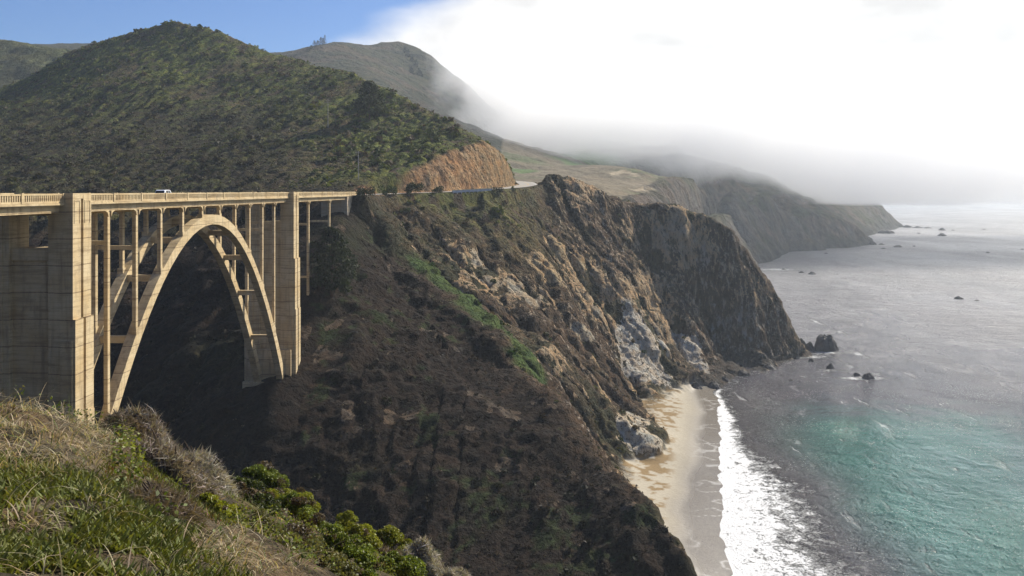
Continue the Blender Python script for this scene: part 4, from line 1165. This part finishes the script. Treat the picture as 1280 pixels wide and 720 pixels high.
for k, (px, pyb, w, h) in enumerate([(385, 67, 7, 7), (389, 64, 7, 8), (393, 62, 7, 9), (397, 60, 7, 9), (401, 58, 7, 10), (404, 57, 6, 11), (406, 56, 5, 12)]):
    tree('conifer_tree', px, pyb, 1325, w * 1.4, h + (2, 0, 3, 1, 2, -1, 1)[k], 'dark conifer in the row climbing the far ridge against blue sky', 20 + k, 'cone', (.014, .020, .013), 620, True, 'conifers in the row on the far ridge')
for k, (px, pyb, w, h) in enumerate([(506, 68, 8, 10), (510, 74, 9, 13), (515, 80, 10, 12), (520, 86, 9, 12), (514, 94, 9, 11), (524, 96, 10, 11)]):
    tree('conifer_tree', px, pyb, 1440 - 6 * k, w, h, 'dark conifer in the grove below the foggy far summit', 40 + k, 'cone', (.028, .036, .022), 520, True, 'conifers in the grove below the far summit')

def shrub_on_cliff(px, py, wpx, label, seed, col):
    h = H1.hit(px, py, 240, 420)
    if h is None: return
    r_ = np.random.default_rng(seed)
    Y = h[1]; w = wpx * Y / F
    e = empty('shrub', (h[0], h[1], ground_at(h[0], h[1]) - .2), 0, label=label, cat='shrub', group='evergreen shrubs along the cliff top')
    st = MB()
    for k in range(4):
        a = k * 1.6; st.tube([(0, 0, -.3), (w * .2 * math.cos(a), w * .2 * math.sin(a), w * .35)], [.08, .03], 5)
    st.build('stem', M['bark'], e)
    n = 900; nc = 14
    C_ = np.stack([r_.uniform(-.4, .4, nc) * w, r_.uniform(-.4, .4, nc) * w, r_.uniform(.12, .42, nc) * w], 1)
    idx = r_.integers(0, nc, n); d = rand_dirs(n)
    c = C_[idx] + d * w * .17 * r_.uniform(.5, 1.05, (n, 1))
    quads_mesh('foliage', leaf_quads(c, w * r_.uniform(.05, .1, n), .8, .4), jit(col, n, .35), M['leaf'], e)
for k, r in enumerate([(456, 268, 26, 'large dark green shrub against the wing wall at the bridge end', (.024, .034, .012)),
    (485, 250, 22, 'brighter green shrub on the cliff top right of the bridge end', (.045, .065, .016)),
    (519, 247, 26, 'rounded dark shrub at the road edge left of the retaining wall', (.026, .036, .014)),
    (547, 248, 16, 'small dark shrub at the road edge close to the retaining wall', (.028, .038, .014)),
    (563, 255, 17, 'dark shrub below the left end of the retaining wall', (.024, .032, .013)),
    (506, 268, 15, 'green shrub on the brown slope below the cliff top road', (.036, .05, .016)),
    (622, 252, 14, 'dark shrub on the cliff top right of the retaining wall', (.03, .036, .016)),
    (440, 330, 16, 'dark shrub on the shaded slope right of the cypress', (.024, .032, .013)),
    (452, 352, 14, 'small green shrub lower on the shaded slope right of the cypress', (.03, .042, .016)),
    (672, 300, 14, 'dark shrub among the pale rocks below the road knob', (.034, .038, .02)),
    (540, 345, 14, 'rounded shrub at the top of the bright green strip', (.04, .058, .018))]):
    shrub_on_cliff(*r[:4], seed=700 + k, col=r[4])

# ------------------------------------------------------------------ the near slope under the camera
CREST0 = [P(-140, 488, 12), P(-60, 492, 12.5), P(0, 500, 13), P(60, 512, 14.5), P(120, 526, 17), P(170, 545, 21), P(220, 572, 27), P(260, 592, 31), P(300, 598, 34), P(350, 628, 38), P(400, 658, 42), P(450, 672, 45), P(500, 694, 48), P(560, 724, 52), P(610, 750, 55)]
lines0 = [CREST0,
    [P(-140, 720, 3.8), P(0, 722, 4), P(150, 722, 5), P(300, 722, 8), P(420, 724, 14), P(500, 728, 22), P(560, 734, 32), P(610, 742, 42)],
    [P(-140, 620, 6), P(0, 620, 6.2), P(120, 622, 7.8), P(250, 645, 12.5), P(350, 660, 18), P(430, 690, 26), P(520, 716, 37)],
    [P(-140, 550, 9), P(0, 550, 9.3), P(100, 550, 11), P(180, 575, 15.5), P(250, 602, 20.5), P(330, 630, 28), P(420, 664, 36), P(500, 700, 43)],
    [(-6, 0, 79.9), (-2, 1.5, 79.9), (0, 0, 79.8), (3, 0, 79.2)], [(-40, 0, 84), (-45, 30, 76)], [(2, 4, 78.6), (5, 6, 76), (8, 12, 72), (11, 25, 65), (12, 45, 56), (12, 58, 50)],
    [(20, 0, 70), (25, 20, 58), (30, 50, 42), (40, 78, 26)],
    [(-44, 50, 66), (-36, 52, 62), (-26, 55, 57), (-18, 58, 53), (-10, 64, 48), (0, 72, 41), (10, 78, 33)],
    [(-44, 78, 45), (-20, 78, 40), (0, 78, 36), (20, 78, 25)],
]
H0 = Field(lines0, -45, 41, -4, 80, .5, levels=6, blur=3)
x0s = np.unique(np.concatenate([np.arange(-44.5, -22, .5), np.arange(-22, 14, .16), np.arange(14, 40, .6)])); y0s = np.unique(np.concatenate([np.arange(-3.5, 2, .4), np.arange(2, 58, .16), np.arange(58, 79, .5)]))
X0, Y0 = np.meshgrid(x0s, y0s); Z0 = H0(X0, Y0)
Z0 = Z0 - .25 * sstep(Y0, 4.2, 3.2) + .35 * sstep(Y0, 2.5, 6) * fbm(X0 / 3, Y0 / 3, 0 * X0, 3, 801) + .12 * fbm(X0 / .6, Y0 / .6, 0 * X0, 3, 811)
m0 = fbm(X0 / 2, Y0 / 2, 0 * X0, 3, 821); c0 = fbm(X0 / 6, Y0 / 6, 0 * X0, 3, 822)
C0 = np.zeros(X0.shape + (3,)) + np.array((.080, .060, .036))
C0 = lerp(C0, (.062, .066, .026), sstep(c0 + .4 * m0, -.1, .3))
C0 = lerp(C0, (.12, .09, .055), sstep(m0, .15, .5) * .6)
for px, py, r in ((397, 672, 1.3), (625 - 165, 712, .9), (640 - 180, 700, .6)):
    h = H0.hit(px, py, 8, 60, .1)
    if h: C0 = lerp(C0, (.40, .25, .10), sstep(1 - np.hypot(X0 - h[0], (Y0 - h[1]) * .8) / r + .5 * m0, 0, .25))
me = np_mesh('near_slope', np.stack([X0, Y0, Z0], -1).reshape(-1, 3), grid_faces(len(x0s), len(y0s)), col=C0.reshape(-1, 3), attrs={'wet': 0 * X0, 'smooth': 0 * X0}, smooth=True)
o = link('ground', me, None, M['fore']); tag(o, 'near hillside soil under the coastal plants', 'ground', kind='structure')
GREENER = 1
def g0(x, y):
    return Field._bil(Z0, np.interp(x, x0s, np.arange(len(x0s))), np.interp(y, y0s, np.arange(len(y0s))))
def pix(x, y, z): return 640 + F * x / y, HZ - F * (z - CZ) / y
def near_points(n, dmin=3.2, dmax=56, pw=1.0, amin=-60, amax=10):
    t = rng.uniform(0, 1, n); d = dmin * (dmax / dmin) ** (t ** pw); a = np.radians(rng.uniform(amin, amax, n))
    x, y = d * np.sin(a), d * np.cos(a); z = g0(x, y); px, py = pix(x, y, z)
    return x, y, z, px, py, d

def blades(base, length, width, lean, droop, col, seg=4, stiff=1.5, thick=False):
    """curved tapering blades: base (n,3), lean vector (n,3) horizontal"""
    n = len(base); V = np.zeros((n, seg + 1, 2, 3)); 
    side = np.cross(lean, (0, 0, 1.0)); side /= np.linalg.norm(side, axis=1)[:, None] + 1e-9
    tw = rng.uniform(-1, 1, n)[:, None]; side = side + tw * lean; side /= np.linalg.norm(side, axis=1)[:, None] + 1e-9
    for k in range(seg + 1):
        t = k / seg
        out = lean * (length * (t ** stiff) * .8)[:, None]
        up = np.array((0, 0, 1.0)) * (length * (t - droop * t * t))[:, None]
        c = base + out + up
        w = width * (1 - t) ** .7 * .5 if not thick else width * .5 * (np.sin(math.pi * min(1, .25 + .72 * t)) ** .6 if t < 1 else .12)
        V[:, k, 0] = c - side * np.asarray(w)[:, None]; V[:, k, 1] = c + side * np.asarray(w)[:, None]
    V = V.reshape(-1, 3); m = (seg + 1) * 2
    b = (np.arange(n) * m)[:, None, None]; q = np.array([(2 * k, 2 * k + 1, 2 * k + 3, 2 * k + 2) for k in range(seg)])[None]
    return V, (b + q).reshape(-1, 4), np.repeat(col, m, 0)
def hdir(n, bias=(0, 0)):
    a = rng.uniform(0, 6.283, n); d = np.stack([np.cos(a) + bias[0], np.sin(a) + bias[1], 0 * a], 1); return d / (np.linalg.norm(d, axis=1)[:, None] + 1e-6)

# dry grass over the knoll on the left and in tussocks nearer the camera
x, y, z, px, py, d = near_points(430000, 2.2, 32)
gn = fbm(x / 1.1, y / 1.1, 0 * x, 3, 831)
def near_px(cx, cy, rx, ry): return sstep(1.25 - np.hypot((px - cx) / rx, (py - cy) / ry), 0, .4)
wgt = np.maximum.reduce([near_px(50, 550, 95, 44), near_px(20, 515, 90, 20), .6 * near_px(110, 530, 45, 24), .55 * near_px(35, 655, 34, 18), .6 * near_px(285, 695, 44, 22), .4 * near_px(130, 635, 18, 14), .6 * near_px(345, 710, 40, 14), .05 * near_px(150, 650, 200, 90), .6 * sstep(px, -20, -120)])
ok = rng.random(len(x)) < wgt * sstep(gn, -.5, .15) * .30
x, y, z, d, px, py = x[ok], y[ok], z[ok], d[ok], px[ok], py[ok]; n = len(x); print('grass', n)
tone = rng.uniform(0, 1, n)[:, None]
cols = jit(np.where(tone < .16, (.12, .15, .035), np.where(tone < .55, (.33, .25, .13), (.50, .41, .26))), n, .25)
V, Q, Cc = blades(np.stack([x, y, z - .03], 1), np.where(rng.random(n) < .12, rng.uniform(.4, .75, n), rng.uniform(.14, .38, n)), rng.uniform(.004, .009, n) + .0005 * d, hdir(n, (.4, -.2)) * rng.uniform(.5, 1.6, (n, 1)), rng.uniform(.35, 1.05, n), cols, 5, 1.3)
o = link('dry_grass', np_mesh('dry_grass', V, Q, col=Cc), None, M['grass']); tag(o, 'straw coloured dry grass drooping over the near knoll', 'grass', kind='stuff')
# fleshy green ground cover
x, y, z, px, py, d = near_points(690000, 2.2, 26)
gn = fbm(x / .9, y / .9, 0 * x, 3, 841)
zone = sstep(330 - px, 0, 90) * sstep(py, 560, 610)
zone = np.maximum(zone, .8 * sstep(px, 30, -60))
zone = np.maximum(zone, .5 * near_px(10, 600, 80, 20))
bare = np.maximum(near_px(40, 655, 50, 26), near_px(285, 690, 55, 30))
ok = rng.random(len(x)) < zone * sstep(gn, -.42, .0) * (1 - .85 * bare) * .62
x, y, z, d = x[ok], y[ok], z[ok], d[ok]; n = len(x); print('ice', n)
pt = fbm(x / 1.6, y / 1.6, 0 * x, 3, 851)[:, None] + rng.uniform(-.25, .25, (n, 1))
cols = jit(np.where(pt > .28, (.17, .10, .05), np.where(pt > .06, (.125, .120, .034), (.130, .142, .030))), n, .4)
V, Q, Cc = blades(np.stack([x, y, z - .01], 1), rng.uniform(.05, .125, n), rng.uniform(.013, .022, n), hdir(n, (.25, -.3)), rng.uniform(-.1, .2, n), cols, 4, 1.8, True)
o = link('ground_cover', np_mesh('ground_cover', V, Q, col=Cc), None, M['ice']); tag(o, 'fleshy green finger leaved ground cover on the near slope', 'ground cover', kind='stuff')
# leafy green herbs between the bushes
x, y, z, px, py, d = near_points(260000, 5, 56)
gn = fbm(x / 2.2, y / 2.2, 0 * x, 3, 861)
band = np.maximum.reduce([near_px(160, 590, 20, 40), .5 * near_px(215, 650, 26, 22), .8 * near_px(330, 675, 60, 24), .6 * near_px(420, 700, 80, 20), .6 * near_px(120, 520, 60, 14), .8 * near_px(500, 705, 50, 20), near_px(30, 497, 60, 12)])
ok = rng.random(len(x)) < band * sstep(gn, -.35, .05) * .5
x, y, z, d = x[ok], y[ok], z[ok], d[ok]; n = len(x); print('herb', n)
hh = rng.uniform(.02, .34, n) * (1 + .4 * gn[ok])
c = np.stack([x, y, z + hh], 1)
cols = jit(np.where(rng.random((n, 1)) < .2, (.10, .085, .04), np.where(gn[ok][:, None] > .1, (.18, .20, .028), (.11, .14, .026))), n, .35)
o = quads_mesh('green_herbs', leaf_quads(c, rng.uniform(.03, .06, n) + .0012 * d, .7, .5), cols, M['fleaf']); tag(o, 'yellow green leafy herbs covering the slope between the bushes', 'herbs', kind='stuff')

# ------------------------------------------------------------------ bushes on the near slope, one by one
def bush(kind, px, py, wpx, hpx, label, seed, col):
    h = H0.hit(px, py, 5, 60, .1)
    if h is None:
        print('miss', label); return
    r_ = np.random.default_rng(seed)
    x, y = h[0], h[1]; w, hg = 1.15 * wpx * y / F, 1.35 * hpx * y / F
    z = float(g0(np.array([x]), np.array([y]))[0])
    dead = kind == 'dead'
    e = empty('dead_bush' if dead else 'bush', (x, y, z - .05), 0, label=label, cat='bush', group='dead grey bushes on the near slope' if dead else 'green bushes on the near slope')
    # follow the slope so that the bush lies on the hillside
    def gz(dx, dy): return g0(x + dx, y + dy) - z
    st = MB()
    for k in range(7):
        a = r_.uniform(0, 6.28); L = w * .32
        dx, dy = L * math.cos(a), L * math.sin(a); zz_ = float(gz(np.array([dx]), np.array([dy]))[0])
        st.tube([(0, 0, -.2), (dx * .5, dy * .5, zz_ * .5 + hg * .35), (dx, dy, zz_ + hg * .62)], [.035, .022, .008], 5)
    st.build('stem', M['bark'], e)
    if dead:
        n = int(min(15000, 4200 + 2000 * w * w))
        bx = r_.uniform(-.42, .42, n) * w; by = r_.uniform(-.42, .42, n) * w
        rr = np.hypot(bx, by) / (w * .5)
        env = hg * np.sqrt(np.clip(1 - (rr * .9) ** 2, .05, 1))
        lump = .7 + .5 * fbm((x + bx) / (w * .3), (y + by) / (w * .3), 0 * bx, 2, seed)
        b = np.stack([bx, by, gz(bx, by) + env * lump * r_.uniform(0, .62, n)], 1)
        cols = jit(col, n, .45)
        V = leaf_quads(b, r_.uniform(.18, .5, n) * min(1.2, .5 + .35 * w), .035 + .0014 * y, None)
        quads_mesh('twigs', V, cols, M['grass'], e)
    else:
        nc = 30
        cx = r_.uniform(-.46, .46, nc) * w; cy = r_.uniform(-.46, .46, nc) * w
        rr = np.hypot(cx, cy) / (w * .5)
        env = np.sqrt(np.clip(1 - (rr * .85) ** 2, .08, 1))
        cz = gz(cx, cy) + hg * env * r_.uniform(.35, .85, nc)
        cr = w * r_.uniform(.10, .19, nc)
        n = int(min(11000, 3500 + 1500 * w * w)); idx = r_.integers(0, nc, n)
        d = r_.normal(size=(n, 3)); d /= np.linalg.norm(d, axis=1)[:, None]; d[:, 2] = np.where(d[:, 2] < -.3, -d[:, 2], d[:, 2])
        c = np.stack([cx, cy, cz], 1)[idx] + d * (cr[idx] * r_.uniform(.5, 1.05, n) ** .6)[:, None] * np.array((1, 1, .8))
        tone = r_.uniform(.72, 1.3, nc)[idx][:, None]
        cols = np.clip(jit(col, n, .3) * tone, .004, .6)
        dry = r_.random(nc)[idx] < .14
        cols = np.where(dry[:, None], jit((.10, .075, .05), n, .3), cols)
        quads_mesh('foliage', leaf_quads(c, (.035 + .0016 * y) * r_.uniform(.7, 1.35, n), .65, .45), cols, M['fleaf'], e)
YG, MG, DG, OL = (.20, .21, .024), (.125, .155, .024), (.060, .075, .020), (.115, .112, .036)
GR, BR_, PG = (.235, .195, .165), (.15, .115, .085), (.33, .295, .255)
for k, b in enumerate([
    ('dead', 160, 552, 50, 36, 'small brown dead bush at the very foot of the nearest bridge pier', BR_),
    ('dead', 190, 566, 76, 62, 'tall grey dead bush on the skyline right of the bridge springing', GR),
    ('dead', 222, 600, 84, 58, 'broad grey brown dead bush in the middle of the dead brush', GR),
    ('dead', 256, 610, 66, 50, 'pale grey wispy dead bush just left of the skyline green bush', PG),
    ('dead', 205, 632, 74, 40, 'dim grey dead bush low on the slope beside the yellow green herbs', BR_),
    ('dead', 262, 640, 44, 34, 'dead bush with dark hollow below the skyline green bush', BR_),
    ('dead', 228, 545, 34, 16, 'thin dead bush with a yellow green tip on the brush skyline', OL),
    ('dead', 476, 690, 50, 26, 'brown dead bush between the yellow green bushes near the bottom edge', BR_),
    ('dead', 472, 665, 40, 20, 'grey dead bush on the skyline above the yellow green bushes', GR),
    ('dead', 530, 716, 48, 56, 'tallest pale grey dead bush at the lower right end of the slope', PG),
    ('dead', 566, 730, 44, 40, 'last pale grey dead bush before the dark canyon', PG),
    ('dead', 305, 655, 40, 26, 'brown twiggy dead bush under the skyline green bush', BR_),
    ('green', 305, 600, 58, 36, 'yellow green rounded bush standing highest on the skyline', YG),
    ('green', 338, 622, 56, 34, 'green bush stepping down the skyline beside the highest one', MG),
    ('green', 318, 636, 60, 34, 'dark olive bush in front of the skyline bushes', DG),
    ('green', 366, 640, 52, 34, 'bright yellow green bush just above the orange bare soil', YG),
    ('green', 376, 658, 46, 32, 'leafy green bush left of the orange bare soil', MG),
    ('green', 425, 662, 52, 26, 'green skyline bush right of the orange bare soil', MG),
    ('green', 448, 684, 50, 30, 'yellow green bush in front of the grey skyline brush', YG),
    ('green', 490, 695, 50, 32, 'rounded yellow green bush at the skyline by the tall grey brush', YG),
    ('green', 505, 724, 54, 34, 'green bush at the bottom edge below the rounded yellow green bush', MG),
    ('green', 330, 674, 66, 32, 'wide olive green bush below the skyline bushes', OL),
    ('green', 280, 652, 46, 34, 'bright yellow green bush among the herbs left of the olive bush', YG),
    ('green', 392, 700, 80, 38, 'large olive bush near the bottom edge below the orange soil', OL),
    ('green', 440, 715, 60, 34, 'mid green bush at the bottom edge beside the large olive bush', MG),
    ('green', 14, 500, 56, 22, 'low green bush on the knoll at the left edge under the bridge pier', MG),
    ('green', 84, 512, 44, 16, 'small dark bush on the knoll top against the pale pier', DG),
    ]):
    bush(*b[:6], seed=900 + k, col=b[6])

# ------------------------------------------------------------------ air: haze and the fog bank
def volume_box(name, x0, x1, y0, y1, z0, z1): 
    mb = MB().box(x0, x1, y0, y1, z0, z1)
    return mb.build(name, None)
def haze_mat():
    m = NT('sea_haze'); v = m.n('ShaderNodeVolumePrincipled')
    v.inputs['Color'].default_value = (.80, .90, 1.0, 1); v.inputs['Density'].default_value = HAZE_D; v.inputs['Anisotropy'].default_value = .35
    m.l(v.outputs[0], m.out.inputs['Volume']); return m.m
HAZE_D = .00012
hz = MB().box(-9600, 12800, -3600, 13200, -61, 352).build('haze', haze_mat())
tag(hz, 'pale sea haze fading the far coast and horizon', 'haze', kind='stuff')

def fog_mat():
    m = NT('fog_bank')
    sp = m.n('ShaderNodeSeparateXYZ'); m.l(m.tc.outputs['Object'], sp.inputs[0]); X, Y, Z = sp.outputs
    n1 = m.noise(.0042, 5, .58, stretch=(1, 1, 1.5), dist=.4); n2 = m.noise(.017, 5, .68)
    nn = m.math('ADD', m.math('MULTIPLY', n1, .58), m.math('MULTIPLY', n2, .42)); nn = m.math('SUBTRACT', nn, .5)
    zb = m.math('ADD', 124, m.math('MULTIPLY', nn, -230))
    zb = m.math('SUBTRACT', zb, m.map(X, 120, 500, 0, 62))
    lo = m.math('MULTIPLY', m.map(m.math('SUBTRACT', Z, zb), -8, 26), m.map(m.math('ADD', X, m.math('MULTIPLY', nn, 700)), 250, 1250, 1, 0))
    le = m.map(m.math('ADD', m.math('ADD', X, m.math('MULTIPLY', nn, 360)), m.math('MULTIPLY', m.math('SUBTRACT', Y, 1300), .10)), -105, -35)
    top = m.map(X, -90, 70, 330, 262)
    hi = m.map(m.math('SUBTRACT', m.math('ADD', Z, m.math('MULTIPLY', nn, 170)), top), 10, -55)
    nr = m.map(m.math('ADD', Y, m.math('MULTIPLY', nn, 350)), 1050, 1200)
    fr = m.map(m.math('ADD', Y, m.math('MULTIPLY', nn, 300)), 1750, 1650)
    d = m.math('MULTIPLY', m.math('MULTIPLY', lo, le), m.math('MULTIPLY', hi, m.math('MULTIPLY', nr, fr)))
    d = m.math('MULTIPLY', d, FOG_D)
    v = m.n('ShaderNodeVolumePrincipled'); v.inputs['Color'].default_value = (1, 1, 1, 1); v.inputs['Anisotropy'].default_value = .45
    m.l(d, v.inputs['Density']); m.l(v.outputs[0], m.out.inputs['Volume']); return m.m
FOG_D = .0150
fg = MB().box(-330, 1500, 1050, 1900, 62, 340).build('fog', fog_mat())
tag(fg, 'white fog bank rolling over the far hills and headland', 'fog', kind='stuff')
